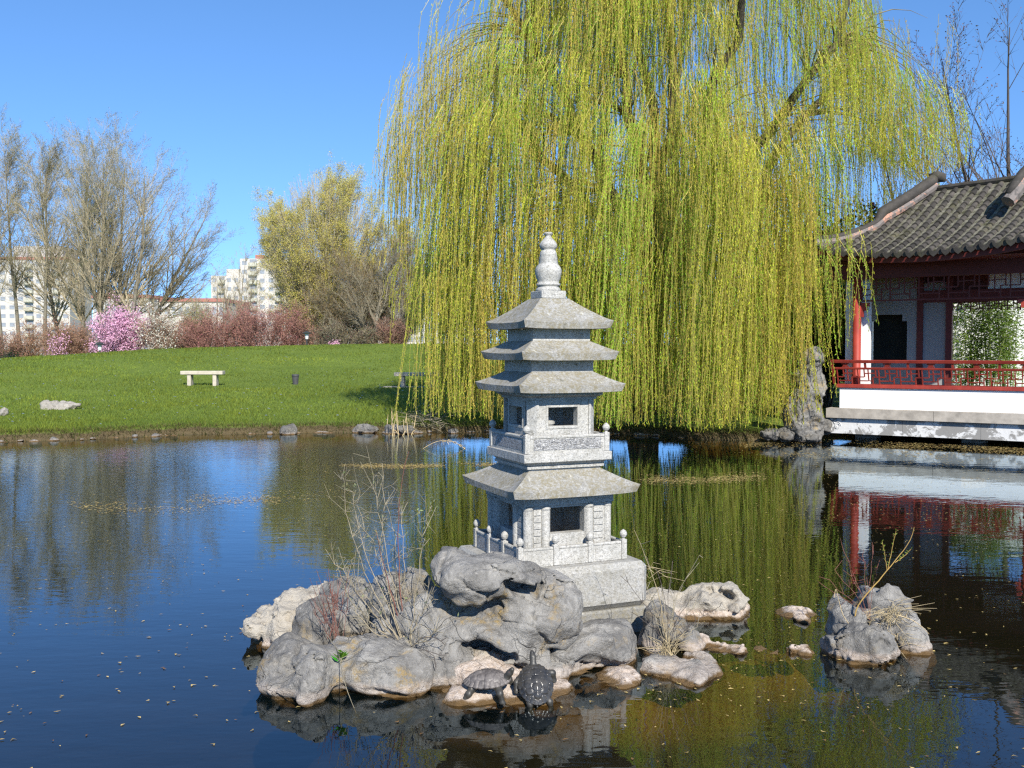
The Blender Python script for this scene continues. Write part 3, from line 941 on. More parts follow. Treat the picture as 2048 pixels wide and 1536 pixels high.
def build_pagoda():
    P = thing('stone_pagoda', 'pale granite miniature pagoda with four roofs standing on the rock island', 'pagoda', (0.226, 6.097, 0), math.atan2(0.397, 0.92))
    g, gr = M['granite'], M['granite_roof']
    obj('base_course', box(-.456, .456, -.456, .456, -.25, .152, .012), M['base_stone'], P)
    pl = box(-.460, .460, -.460, .460, .155, .425, .035)
    obj('plinth', pl, M['granite_rough'], P)
    # lower railing: panels between posts with bud finials
    for side in range(4):
        rm = rotz(side * math.pi / 2)
        for q in range(3):
            xa, xb = -.345 + q * .23 + .018, -.345 + (q + 1) * .23 - .018
            pn = obj('railing_panel', xf(join([box(xa, xb, -.354, -.330, .427, .522), box(xa, xb, -.357, -.328, .522, .538, .004)]), rm), g, P)
            if side in (3, 0):
                obj('carving', xf(box(xa + .016, xb - .016, -.356, -.3545, .437, .512), rm), M['carved'] if side == 3 else g, pn)
        for q in range(3):
            x = -.345 + q * .23
            gp = join([box(x - .0175, x + .0175, -.3625, -.3275, .427, .548, .003), lathe([(.010, .548), (.009, .556), (.017, .562), (.0225, .575), (.0225, .585), (.017, .597), (.008, .604), (.001, .608)], 14, x, -.345)])
            obj('railing_post', xf(gp, rm), g, P)
    # lower chamber
    ch = obj('lower_chamber', join([wall_ring(.278, .06, .427, .826, -.118, .112, .600, .757), box(-.30, .30, -.30, .30, .775, .832)]), g, P)
    cols = []
    for side in range(4):
        rm = rotz(side * math.pi / 2)
        for x in (-.262, -.148, .142):
            cols.append(xf(lathe([(.034, .427), (.034, .440), (.029, .448), (.029, .745), (.033, .755), (.033, .772)], 16, x, -.272), rm))
    for cgeo in cols:
        obj('column', cgeo, g, P)
    for side in range(4):
        rm = rotz(side * math.pi / 2)
        for x0, x1 in ((-.228, -.180), (.174, .238)):
            zs = np.linspace(.47, .755, 8)
            obj('louver_panel', xf(join([box(x0, x1, -.285, -.2785, za + .0025, zb - .0025, .0015) for za, zb in zip(zs[:-1], zs[1:])]), rm), g, P)
    obj('roof', roof_geo(.420, .889, .868, .403, .832, .240, .978, .29, .8325), gr, P)
    obj('balcony_base', sqrings([(.240, .9785), (.240, .986), (.256, .990), (.258, 1.004), (.250, 1.008), (.268, 1.030)]), g, P)
    obj('balcony_slab', box(-.294, .294, -.294, .294, 1.031, 1.083, .003), g, P)
    for side in range(4):
        rm = rotz(side * math.pi / 2)
        pn = obj('railing_panel', xf(join([box(-.25, .25, -.276, -.252, 1.084, 1.172), box(-.25, .25, -.281, -.248, 1.172, 1.190, .004), box(-.25, .25, -.279, -.250, 1.0835, 1.098)]), rm), g, P)
        obj('carving', xf(box(-.225, .225, -.2785, -.2765, 1.103, 1.168), rm), M['carved'], pn)
        gp = join([box(-.283, -.250, -.283, -.250, 1.0835, 1.198, .003), lathe([(.010, 1.198), (.009, 1.206), (.017, 1.211), (.023, 1.223), (.023, 1.233), (.016, 1.245), (.007, 1.252), (.001, 1.256)], 14, -.2665, -.2665)])
        obj('railing_post', xf(gp, rm), g, P)
    # upper chamber
    obj('upper_chamber', join([wall_ring(.218, .05, 1.084, 1.40, -.102, .092, 1.240, 1.352, .036), sqrings([(.222, 1.40), (.222, 1.412), (.252, 1.428), (.252, 1.444)])]), g, P)
    for side in range(4):
        rm = rotz(side * math.pi / 2)
        a, c, i = .226, .045, .168
        pts = [(-a + c, -a), (-i, -a), (-i, -i), (-a, -i), (-a, -a + c)]
        # five sided chamfered corner post
        pts = [(-a + c, -a), (-a + c + .012, -a), (-a + c + .012, -a + c + .012), (-a, -a + c + .012), (-a, -a + c)]
        V = np.array([(x, y, z) for z in (1.0842, 1.3995) for x, y in pts])
        Fq = np.array([(k, (k + 1) % 5, 5 + (k + 1) % 5, 5 + k) for k in range(5)])
        obj('corner_post', xf((V, [Fq, np.array([(4, 3, 2, 1, 0), (5, 6, 7, 8, 9)])]), rm), g, P)
        fr = join([box(-.118, -.104, -.2225, -.2185, 1.225, 1.367, .001), box(.094, .108, -.2225, -.2185, 1.225, 1.367, .001),
                   box(-.104, .094, -.2225, -.2185, 1.225, 1.238, .001), box(-.104, .094, -.2225, -.2185, 1.354, 1.367, .001)])
        obj('window_frame', xf(fr, rm), g, P)
    obj('lamp_cup', lathe([(.045, 1.085), (.045, 1.235), (.052, 1.245), (.052, 1.262), (.03, 1.275), (.03, 1.285), (.001, 1.288)], 16, -.04, -.06), g, P)
    obj('roof', roof_geo(.353, 1.497, 1.484, .337, 1.445, .209, 1.567, .24, 1.4455), gr, P)
    obj('neck', sqrings([(.208, 1.5675), (.208, 1.6375)]), g, P)
    obj('roof', roof_geo(.325, 1.692, 1.679, .307, 1.638, .194, 1.755, .20, 1.6385), gr, P)
    obj('neck', sqrings([(.193, 1.7555), (.193, 1.8275)]), g, P)
    obj('roof', roof_geo(.300, 1.879, 1.866, .284, 1.828, .095, 2.018, .19, 1.8285), gr, P)
    obj('finial_block', box(-.083, .083, -.083, .083, 2.0185, 2.066, .003), g, P)
    obj('finial', lathe([(.080, 2.0665), (.077, 2.078), (.066, 2.092), (.064, 2.096), (.074, 2.100), (.077, 2.106), (.074, 2.112), (.066, 2.116), (.068, 2.13), (.078, 2.155), (.083, 2.18), (.083, 2.198),
                         (.076, 2.216), (.064, 2.230), (.060, 2.238), (.061, 2.241), (.058, 2.262), (.059, 2.265), (.054, 2.288), (.055, 2.291), (.047, 2.316), (.040, 2.322), (.048, 2.328), (.055, 2.342), (.055, 2.356), (.045, 2.374),
                         (.028, 2.392), (.019, 2.402), (.018, 2.412), (.026, 2.418), (.028, 2.425), (.024, 2.431), (.001, 2.432)], 32), g, P, smooth=True)
    return P
build_pagoda()

# ------------------------------------------------------------------ turtles
def mat_shell(name, c0, c1, rough):
    t = NT(name)
    n = t.noise(28, 6, 0.7)
    n2 = t.noise(90, 4, 0.6)
    t.bump(t.math('ADD', n, t.math('MULTIPLY', n2, 0.5)), 0.35, 0.004)
    return t.fin(t.mix(t.ramp(n, [(0.35, 0.0), (0.68, 1.0)]), c0, c1), t.ramp(n2, [(0.3, rough * 0.8), (0.7, rough * 1.3)]), 0.5)
M['shell_dry'] = mat_shell('dry_shell', (0.055, 0.048, 0.045), (0.19, 0.17, 0.155), 0.5)
M['shell_wet'] = mat_shell('wet_shell', (0.018, 0.018, 0.018), (0.065, 0.06, 0.052), 0.24)
M['turtle_skin'] = mat_shell('turtle_skin', (0.020, 0.020, 0.018), (0.060, 0.055, 0.045), 0.45)
M['eye'] = mat_plain('eye', (0.01, 0.01, 0.01), 0.15, 0.6, 0.1)
M['red_patch'] = mat_plain('red_patch', (0.42, 0.05, 0.02), 0.5, 0.4, 0.2, 60)

def turtle(label, loc, fwd, upv, neck, head_dir, legs, shell_mat, size=1.0):
    T = thing('turtle', label, 'turtle', loc)
    f = np.array(fwd, float); f /= np.linalg.norm(f)
    u = np.array(upv, float); u -= f * (u @ f); u /= np.linalg.norm(u)
    l = np.cross(u, f)
    B = np.eye(4); B[:3, 0], B[:3, 1], B[:3, 2] = f * size, l * size, u * size
    h = 0.0034
    # carapace: flared dome with scute grooves
    P = grid((-.125, -.1, -.02), (.125, .1, .07), h)
    x, y, z = P[..., 0], P[..., 1], P[..., 2]
    dome = sd_ell(P, (0, 0, -.004), (.108, .083, .056))
    rim = sd_ell(P, (-.004, 0, .001), (.118, .092, .010))
    d = smin(dome, rim, .012)
    d = np.maximum(d, -(z + .006))
    seeds = [(-.088 + .044 * q, 0.0) for q in range(5)] + [(-.062 + .041 * q, s * .047) for q in range(4) for s in (-1, 1)]
    for q in range(24):
        a = 2 * math.pi * (q + .5) / 24
        seeds.append((.112 * math.cos(a), .087 * math.sin(a)))
    S = np.array(seeds)
    m = np.abs(d) < .012
    xy = np.stack([x[m], y[m] * 1.02], -1)
    dist = np.sqrt(((xy[:, None] - S[None]) ** 2).sum(-1))
    dist.sort(axis=1)
    gv = np.clip(1 - (dist[:, 1] - dist[:, 0]) / .005, 0, 1)
    d[m] += .0046 * gv - .0022 * np.clip(1 - dist[:, 0] / .022, 0, 1) - .0015 * np.exp(-(y[m] / .006) ** 2)
    V, F = isosurf(d, (-.125, -.1, -.02), h)
    sh = obj('shell', xf((V, F), B), shell_mat, T, smooth=True)
    # body: plastron, neck, head, legs and tail in one surface
    hh = 0.0036
    lo, hi = np.array((-.19, -.16, -.12)), np.array((.21, .16, .15))
    P = grid(lo, hi, hh)
    d = sd_ell(P, (0, 0, -.008), (.100, .076, .016))
    d = smin(d, sd_cap(P, (.07, 0, -.002), (.09, 0, .002), .022, .020), .015)
    nk = np.array(neck, float)
    d = smin(d, sd_cap(P, (.085, 0, .004), nk, .0195, .0150), .012)
    hd = np.array(head_dir, float); hd /= np.linalg.norm(hd)
    d = smin(d, sd_cap(P, nk, nk + hd * .026, .0165, .0105), .008)
    d = smin(d, sd_cap(P, nk + hd * .014 + np.array((0, 0, -.005)), nk + hd * .027 + np.array((0, 0, -.003)), .010, .008), .005)
    for a, b, c in legs:
        a, b, c = map(np.array, (a, b, c))
        lg = smin(sd_cap(P, a, b, .021, .0155), sd_cap(P, b, c, .0155, .013), .01)
        dv = (c - b) / np.linalg.norm(c - b)
        ft = c + dv * .008
        lg = smin(lg, sd_ell(P, ft, (.017, .015, .009)), .008)
        for k in (-1, 0, 1):
            sd = np.cross(dv, (0, 0, 1.0)); sd = sd / (np.linalg.norm(sd) + 1e-6)
            o = np.array((.008, 0, -.002)) + sd * .007 * k
            lg = smin(lg, sd_cap(P, ft + o, ft + o * 2.0 + dv * .006, .0042, .0018), .004)
        d = smin(d, lg, .008)
    d = smin(d, sd_cap(P, (-.095, 0, -.006), (-.140, .008, -.018), .009, .002), .008)
    m = np.abs(d) < .01
    d[m] += .0014 * fbm(P[m] * 90, 2)
    V, F = isosurf(d, lo, hh)
    body = obj('body', xf((V, F), B), M['turtle_skin'], T, smooth=True)
    side = np.cross((0, 0, 1.0), hd); side /= np.linalg.norm(side) + 1e-9
    upn = np.cross(hd, side)
    for s in (-1, 1):
        c = nk + hd * .022 + side * s * .0098 + upn * .0045
        obj('eye', xf(xf(lathe([(.0005, -.003), (.0028, -.0015), (.0032, 0), (.0028, .0015), (.0005, .003)], 8), rotz(0, c)), B), M['eye'], body, smooth=True)
        a, b = nk + hd * .012 + side * s * .0128 + upn * .002, nk - hd * .012 + side * s * .0145 + upn * .001
        obj('cheek_stripe', xf(tube([a, (a + b) / 2, b], [.0016, .0042, .0016], 6), B), M['red_patch'] if s < 0 else M['turtle_skin'], body, smooth=True)
    return T

def build_turtles():
    p = W(975, 1361, 4.69)
    turtle('dusty grey turtle seen side on, head raised to the right', p, (0.97, -.2, .07), (0, -.10, 1),
           (.118, -.004, .042), (.42, -.15, .55), [((.062, -.05, -.012), (.078, -.082, -.030), (.085, -.083, -.068)), ((.062, .05, -.012), (.09, .085, -.03), (.10, .09, -.068)),
            ((-.062, -.05, -.012), (-.078, -.084, -.030), (-.100, -.086, -.058)), ((-.062, .05, -.012), (-.085, .085, -.03), (-.105, .09, -.055))], M['shell_dry'], 0.98)
    p = W(1071, 1367, 4.67)
    turtle('wet black turtle seen from behind with its neck stretched up', p, (-.10, .70, .62), (0.05, -.62, .75),
           (.135, .0, .030), (.8, .06, .35), [((.06, -.055, -.012), (.065, -.10, -.02), (.045, -.105, -.045)), ((.06, .055, -.012), (.02, .095, -.012), (-.01, .098, -.03)),
            ((-.075, -.045, -.010), (-.098, -.062, -.015), (-.118, -.066, -.035)), ((-.075, .045, -.010), (-.105, .04, -.015), (-.128, .038, -.035))], M['shell_wet'], 0.94)
build_turtles()
#@@NEXT
# ------------------------------------------------------------------ pavilion on the right
M['white_wall'] = mat_plain('white_plaster', (0.74, 0.74, 0.73), 0.9, 0.15, 0.04, 2.5)
def mat_red():
    t = NT('red_lacquer')
    n = t.noise(5, 6, 0.65, t.coord('Object', (1, 1, 0.4)))
    p = t.noise(40, 4, 0.7)
    col = t.mix(t.ramp(n, [(0.35, 0.0), (0.7, 1.0)]), (0.22, 0.025, 0.018), (0.37, 0.050, 0.032))
    col = t.mix(t.ramp(p, [(0.62, 0.0), (0.70, 0.6)]), col, (0.10, 0.02, 0.016))
    t.bump(p, 0.2, 0.004)
    return t.fin(col, 0.55, 0.35)
M['red'] = mat_red()
M['inner_wall'] = mat_plain('shade_toned_white_plaster', (0.27, 0.27, 0.27), 0.9, 0.15, 0.06, 2.5)  # white plaster with the interior shade put into its colour
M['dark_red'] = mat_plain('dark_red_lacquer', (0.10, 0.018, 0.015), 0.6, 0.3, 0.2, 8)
def mat_stained():
    t = NT('stained_stone')
    c = t.coord()
    a = t.noise(3.2, 8, 0.72, c, 0.4)
    lv = t.noise(0.7, 2, 0.5, c)
    f = t.ramp(t.math('ADD', a, t.math('MULTIPLY', t.math('SUBTRACT', lv, 0.5), 0.5)), [(0.50, 0.0), (0.53, 1.0)])
    col = t.mix(f, t.mix(t.noise(20, 5, 0.7, c), (0.46, 0.46, 0.455), (0.70, 0.70, 0.69)), (0.24, 0.235, 0.225))
    t.bump(a, 0.4, 0.02)
    return t.fin(col, 0.9, 0.2)
M['stained'] = mat_stained()
M['ledge_stone'] = mat_plain('ledge_stone', (0.33, 0.30, 0.26), 0.9, 0.2, 0.25, 7, 0.3)
def mat_tile(var=False):
    t = NT('roof_tile')
    c = t.coord()
    n = t.noise(6, 6, 0.7, c)
    n2 = t.noise(45, 4, 0.6, c)
    col = t.mix(t.ramp(n, [(0.3, 0.0), (0.7, 1.0)]), (0.026, 0.024, 0.022), (0.072, 0.063, 0.055))
    col = t.mix(t.ramp(t.noise(2.2, 5, 0.7, c), [(0.55, 0.0), (0.66, 0.5)]), col, (0.085, 0.08, 0.035))
    col = t.mix(t.ramp(n2, [(0.62, 0.0), (0.7, 0.4)]), col, (0.16, 0.15, 0.13))
    if var:
        col = t.mix(1.0, col, t.attr(), 'MULTIPLY')
    t.bump(n2, 0.3, 0.006)
    return t.fin(col, 0.8, 0.3)
random.seed(4)
M['tile'] = mat_tile()
M['tile_row'] = mat_tile(True)
def mat_pan():
    t = NT('mossy_pan_tile')
    n = t.noise(9, 6, 0.7)
    col = t.mix(t.ramp(n, [(0.35, 0.0), (0.65, 1.0)]), (0.05, 0.05, 0.026), (0.20, 0.19, 0.155))
    t.bump(n, 0.5, 0.02)
    return t.fin(col, 0.95, 0.1)
M['pan'] = mat_pan()
def mat_ridge():
    t = NT('painted_ridge')
    n = t.noise(7, 6, 0.75)
    col = t.mix(t.ramp(n, [(0.40, 0.0), (0.48, 1.0)]), (0.10, 0.09, 0.085), (0.17, 0.15, 0.14))
    col = t.mix(t.ramp(t.noise(4.5, 7, 0.8), [(0.52, 0.0), (0.58, 0.9)]), col, (0.45, 0.24, 0.17))
    t.bump(n, 0.4, 0.02)
    return t.fin(col, 0.85, 0.2)
M['ridge'] = mat_ridge()
M['void'] = mat_plain('doorway_shade_sheet', (0.02, 0.022, 0.02), 0.8, 0.2, 0.3, 3)  # near-black colour stands for the shade inside the doorway

PH = R(32.5)
PO = np.array([6.05, 18.5])
PA, PB = np.array([math.cos(PH), -math.sin(PH)]), np.array([math.sin(PH), math.cos(PH)])

def pav_a(px, b):
    """a for which the point (a, b) of the pavilion plan lies in direction px"""
    k = (px - 1024) / F_PX
    q = PO + PB * b
    return (k * q[1] - q[0]) / (PA[0] - k * PA[1])

def pav_z(py, px, b):
    a = pav_a(px, b)
    Y = (PO + PA * a + PB * b)[1]
    return float(W(px, py, Y)[2])

def fret(x0, x1, z0, z1, y0, y1, cell, w=0.022):
    """lattice of right-angled bars in a band; x along, z up"""
    gs, n = [], max(1, round((x1 - x0) / cell))
    c, H = (x1 - x0) / n, z1 - z0
    hz, vt = [], []
    for k in range(n):
        a = x0 + k * c
        if k % 2 == 0:
            vt += [(a, 0, 1), (a + .62 * c, .5, 1)]
            hz += [(a, a + .62 * c, .5), (a + .62 * c, a + c, .74), (a, a + c, .24)]
        else:
            vt += [(a, .24, 1), (a + .38 * c, 0, .5), (a + .70 * c, .5, 1)]
            hz += [(a + .38 * c, a + c, .5), (a, a + .38 * c, .24), (a, a + .70 * c, .76)]
    vt.append((x1, 0, 1))
    for x, u, v in vt:
        if v - u > .05:
            gs.append(box(x - w / 2, x + w / 2, y0, y1, z0 + u * H, z0 + v * H))
    for xa, xb, u in hz:
        xa, xb = min(xa, xb), max(xa, xb)
        gs.append(box(xa + w / 2, xb - w / 2, y0 + .002, y1 - .002, z0 + u * H - w / 2, z0 + u * H + w / 2))
    return join(gs)

def build_pavilion():
    P = thing('pavilion', 'white walled pavilion with red railing and curved grey tile roof over the water', 'pavilion', (PO[0], PO[1], 0), -PH)
    AE = 6.5
    zb, zl0, zl1 = .125, .42, .60
    # platform
    obj('stone_base', join([box(k * 1.3 + .002, min(AE, (k + 1) * 1.3) - .002, 0.0, .30, zb, zl0) for k in range(5)] + [box(.05, AE, .30, 4.5, zb + .02, zl0)]), M['stained'], P)
    obj('base_carving', join([tube([(.14 + .06 * math.cos(t) * (1 - t / 16), -.006, .27 + .08 * math.sin(t) * (1 - t / 16)) for t in np.linspace(0, 11, 40)], .007, 5),
                              tube([(.10 + .05 * math.cos(-t) * (1 - t / 12), -.006, .34 + .05 * math.sin(t) * (1 - t / 12)) for t in np.linspace(2, 9, 30)], .006, 5)]), M['stained'], P)
    obj('stone_ledge', join([box(-.06 + k * 1.9, -.06 + (k + 1) * 1.9 - .006 if k < 3 else AE, -.08, .4, zl0 + .002, zl1) for k in range(4)] + [box(-.05, AE, .4, 4.5, zl0 + .002, zl1 - .02)]), M['ledge_stone'], P)
    for a, b in ((.5, .9), (2.4, .9), (4.3, .9), (.5, 3.5)):
        obj('pier', box(a - .2, a + .2, b - .2, b + .2, -.9, zb + .018), M['ledge_stone'], P)
    # parapet seat wall
    a0 = pav_a(1680, .12)
    obj('seat_wall', box(a0, AE, .12, .30, zl1 + .001, .985), M['white_wall'], P)
    obj('seat', box(a0 - .06, AE, .08, .52, .987, 1.055, .006), M['red'], P)
    # leaning balustrade
    br = thing('balustrade', None, None)
    br.parent = P
    lean = R(24)
    def ln(geo):
        V = geo[0].copy()
        h = V[:, 2] - 1.056
        V[:, 1] = V[:, 1] - math.tan(lean) * h
        return V, geo[1]
    y0, y1 = .10, .13
    a1 = pav_a(1662, -.05)
    obj('top_rail', ln(box(a1, AE, y0 - .012, y1 + .012, 1.455, 1.515, .006)), M['red'], br)
    obj('middle_rail', ln(box(a1 + .01, AE, y0, y1, 1.335, 1.375, .004)), M['red'], br)
    obj('lattice', ln(fret(a1 + .1, AE, 1.056, 1.335, y0 + .004, y1 - .004, .19, .020)), M['red'], br)
    obj('end_post', ln(box(a1 + .005, a1 + .05, y0 - .002, y1 + .002, 1.056, 1.454)), M['red'], br)
    for k in range(9):
        a = a1 + .75 * k + .62
        obj('strut', ln(box(a - .02, a + .02, y0 + .001, y1 - .001, 1.3755, 1.4545)), M['red'], br)
        obj('scroll', ln(join([box(a - .42, a - .30, y0 + .006, y1 - .006, 1.38, 1.40), box(a - .40, a - .32, y0 + .006, y1 - .006, 1.401, 1.43), box(a - .43, a - .29, y0 + .006, y1 - .006, 1.431, 1.453)])), M['red'], br)
    # columns
    for px, b in ((1713, .28), (2062, .28)):
        a = pav_a(px, b)
        c = obj('column', lathe([(.10, .6005), (.10, .66), (.075, .70), (.075, 3.30)], 20, a, b), M['red'], P, smooth=True)
        s = -1 if px > 1900 else 1
        z = 2.42
        obj('bracket', join([box(min(a + s * .076, a + s * .22), max(a + s * .076, a + s * .22), b - .02, b + .02, z + .10, z + .17), box(min(a + s * .076, a + s * .17), max(a + s * .076, a + s * .17), b - .02, b + .02, z + .02, z + .099),
                             box(min(a + s * .076, a + s * .12), max(a + s * .076, a + s * .12), b - .02, b + .02, z - .10, z + .019)]), M['red'], c)
    ac, ac2 = pav_a(1713, .28), pav_a(2062, .28)
    zt = 2.93
    obj('beam', box(-.1, 4.1, .21, .35, 3.04, 3.30), M['dark_red'], P)
    obj('hanging_lattice', join([fret(ac + .09, ac2 - .09, 2.64, 3.038, .265, .295, .24, .020), box(ac + .09, ac2 - .09, .26, .30, 2.612, 2.639)]), M['dark_red'], P)
    # inner walls
    bw = 1.45
    A = lambda px, b=bw: pav_a(px, b)
    w0, w1 = 1.58, 2.35
    obj('side_wall', box(pav_a(1690, .42), pav_a(1739, .42), .42, .54, .602, 3.3), M['white_wall'], P)
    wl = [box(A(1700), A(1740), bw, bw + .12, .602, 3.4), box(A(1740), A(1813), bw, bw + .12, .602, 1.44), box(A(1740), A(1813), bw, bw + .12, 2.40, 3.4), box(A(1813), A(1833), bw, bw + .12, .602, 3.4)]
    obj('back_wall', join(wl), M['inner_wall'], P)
    nt_ = .09
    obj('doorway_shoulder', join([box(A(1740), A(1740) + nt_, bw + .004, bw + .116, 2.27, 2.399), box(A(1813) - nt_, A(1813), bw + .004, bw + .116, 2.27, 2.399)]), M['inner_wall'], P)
    obj('doorway_shade_sheet', box(A(1735), A(1825), bw + .5, bw + .56, .602, 3.4), M['void'], P)  # added sheet, painted as the shade of the room behind the doorway
    for px in (1838.5, 1896.5):
        a = A(px)
        obj('inner_post', box(a - .055, a + .055, bw - .02, bw + .13, .602, 3.4), M['dark_red'], P)
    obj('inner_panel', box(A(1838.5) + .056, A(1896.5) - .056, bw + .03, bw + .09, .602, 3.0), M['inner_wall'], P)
    a2 = A(1896.5) + .056
    obj('inner_beam', box(A(1838.5) + .056, 4.1, bw - .01, bw + .12, 2.62, 2.85), M['dark_red'], P)
    obj('dark_panel', box(A(1845), A(1972), bw + .13, bw + .17, 2.6, 3.4), M['dark_red'], P)
    obj('upper_panel', box(A(1972) + .01, 4.1, bw + .02, bw + .08, 2.852, 3.4), M['white_wall'], P)
    obj('door_fret', join([fret(a2, 4.1, 2.44, 2.619, bw + .03, bw + .06, .16, .018)]), M['dark_red'], P)
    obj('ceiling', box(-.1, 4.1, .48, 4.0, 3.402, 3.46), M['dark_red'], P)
    c = obj('column', lathe([(.10, .6005), (.10, .66), (.075, .70), (.075, 3.30)], 20, 4.0, 1.5), M['red'], P, smooth=True)
    obj('end_wall', box(-.02, .10, 2.6, 4.3, .602, 3.4), M['white_wall'], P)
    return P
PAV = build_pavilion()

# roof frame: eave line and slope direction
RPH = R(50)
RO = np.array([5.42, 18.36]) + .55 * np.array([math.sin(R(50)), math.cos(R(50))])
RA, RB = np.array([math.cos(RPH), -math.sin(RPH)]), np.array([math.sin(RPH), math.cos(RPH)])
RRUN, ZE, ZR = 2.30, 3.42, 4.84
RIDGE_A = 1.15

def roof_z(a, s):
    up = .34 * np.exp(-np.clip(a + .1, 0, None) / .75) * (1 - s) ** 2
    return ZE + (ZR - ZE) * (.72 * s + .28 * s * s) + up

def hip_a(s):
    return RIDGE_A * s ** 1.1

def build_roof():
    rf = thing('tile_roof', None, None)
    rf.parent = PAV
    # to pavilion local: build in world, convert
    Mi = np.linalg.inv(rotz(-PH, (PO[0], PO[1], 0)))
    def wl(a, b, z):
        a, b, z = np.broadcast_arrays(np.asarray(a, float), np.asarray(b, float), np.asarray(z, float))
        xy = RO + a[..., None] * RA + b[..., None] * RB
        p = np.concatenate([xy, z[..., None]], -1).reshape(-1, 3)
        return p @ Mi[:3, :3].T + Mi[:3, 3]
    AE = 4.5
    # sheathing: front slope, left slope, back slope, with thickness
    def slab(fa, mat, name):
        n, m = 24, 16
        T, S = np.meshgrid(np.linspace(0, 1, n + 1), np.linspace(0, 1, m + 1), indexing='ij')
        P1 = fa(T, S)
        V = np.concatenate([P1, P1 - np.array([0, 0, .07])])
        i, j = np.meshgrid(np.arange(n), np.arange(m), indexing='ij')
        q = np.stack([i * (m + 1) + j, (i + 1) * (m + 1) + j, (i + 1) * (m + 1) + j + 1, i * (m + 1) + j + 1], -1).reshape(-1, 4)
        N = (n + 1) * (m + 1)
        ed = np.concatenate([np.arange(n + 1) * (m + 1), n * (m + 1) + np.arange(1, m + 1), np.arange(n - 1, -1, -1) * (m + 1) + m, np.arange(m - 1, 0, -1)])
        en = np.roll(ed, -1)
        sd = np.stack([en, ed, ed + N, en + N], -1)
        obj(name, (V, [np.concatenate([q, (q + N)[:, ::-1], sd])]), mat, rf)
    roof_z2 = lambda a, s: roof_z(np.minimum(a, AE - a), s)
    slab(lambda T, S: wl(hip_a(S) + (AE - 2 * hip_a(S)) * T, S * RRUN, roof_z2(hip_a(S) + (AE - 2 * hip_a(S)) * T, S)), M['pan'], 'front_slope')
    D = 4.6
    slab(lambda T, S: wl(hip_a(S), S * RRUN + (D - 2 * S * RRUN) * T, roof_z(np.minimum(S * RRUN + (D - 2 * S * RRUN) * T, D - (S * RRUN + (D - 2 * S * RRUN) * T)) * .6, S) - .004), M['pan'], 'side_slope')
    slab(lambda T, S: wl(hip_a(S) + (AE - 2 * hip_a(S)) * T, D - S * RRUN, roof_z2(hip_a(S) + (AE - 2 * hip_a(S)) * T, S) - .008), M['pan'], 'back_slope')
    slab(lambda T, S: wl(AE - hip_a(S), S * RRUN + (D - 2 * S * RRUN) * T, roof_z(np.minimum(S * RRUN + (D - 2 * S * RRUN) * T, D - (S * RRUN + (D - 2 * S * RRUN) * T)) * .6, S) - .004), M['pan'], 'side_slope')
    # cover tile rows, every tile a short tapered half round
    gs, caps, drips, tc = [], [], [], []
    sp = .215
    rows = np.arange(.06, AE - .1, sp)
    for a in rows:
        s0 = 0.0
        s1 = min(1.0, (min(a, AE - a) / RIDGE_A) ** (1 / 1.1))
        if s1 < .12:
            continue
        npc = max(2, int(s1 * 2.75 / .17))
        ss = np.linspace(s0 - .02, s1 - .01, npc + 1)
        th = np.linspace(0, math.pi, 9)
        for k in range(npc):
            sa, sb = ss[k], ss[k + 1] + .012
            for (q0, r0, q1, r1) in ((sa, .074, sb, .046),):
                V = []
                jit = random.uniform(-.004, .004)
                for q, r in ((q0, r0), (q0, r0 * .72), (q1, r1)):
                    z = roof_z2(a, max(q, 0)) if q >= 0 else roof_z2(a, 0) + q * 1.0
                    V.append(np.stack([a + jit + r * np.cos(th), np.full(9, q * RRUN), z - .012 + r * 1.05 * np.sin(th)], -1))
                V = np.concatenate(V)
                V = wl(V[:, 0], V[:, 1], V[:, 2])
                F = [(i, i + 1, 19 + i, 18 + i) for i in range(8)] + [(9 + i, 10 + i, 1 + i, i) for i in range(8)]
                gs.append((V, [np.array(F)]))
                tc.append(np.full((27, 3), random.uniform(.55, 1.35)))
        # round eave cap
        z0 = roof_z2(a, 0) - .012 - .02
        th2 = np.linspace(0, 2 * math.pi, 15)[:-1]
        V = np.concatenate([wl(a + .066 * np.cos(th2), np.full(14, -.062 + e), z0 + .058 + .066 * np.sin(th2) - .055) for e in (0, .03)])
        caps.append((V, [np.array([np.arange(14), (14 + np.arange(14))[::-1]]), np.array([(k, 14 + k, 14 + (k + 1) % 14, (k + 1) % 14) for k in range(14)])]))
        # drip tongue between rows
        am = a + sp / 2
        pts = [(-.088, .035), (-.075, -.02), (-.045, -.058), (0, -.092), (.045, -.058), (.075, -.02), (.088, .035), (.05, .012), (0, .002), (-.05, .012)]
        n = len(pts)
        zz = roof_z2(am, 0) - .035
        V = np.concatenate([wl(np.array([am + p[0] for p in pts]), np.full(n, -.085 + e + 0.0) + np.array([-.0 - .25 * min(0, p[1]) * 0 for p in pts]), zz + np.array([p[1] for p in pts])) for e in (0, .02)])
        drips.append((V, [np.array([np.arange(n), (n + np.arange(n))[::-1]]), np.array([(k, n + k, n + (k + 1) % n, (k + 1) % n) for k in range(n)])]))
    obj('cover_tiles', join(gs), M['tile_row'], rf, col=np.concatenate(tc))['kind'] = 'stuff'
    for c in caps:
        obj('eave_cap', c, M['tile'], rf)
    for c in drips:
        obj('drip_tile', c, M['tile'], rf)
    # side rows (seen edge on)
    gs = []
    for b in np.arange(.3, D - .2, sp):
        s1 = min(b, D - b) / RRUN
        ss = np.linspace(-.02, max(.1, s1 - .02), 12)
        pts = wl(hip_a(np.clip(ss, 0, 1)), np.full(12, b), roof_z(min(b, D - b) * .6, np.clip(ss, 0, 1)) + .02)
        gs.append(tube(pts, .062, 8))
    obj('side_tiles', join(gs), M['tile'], rf)
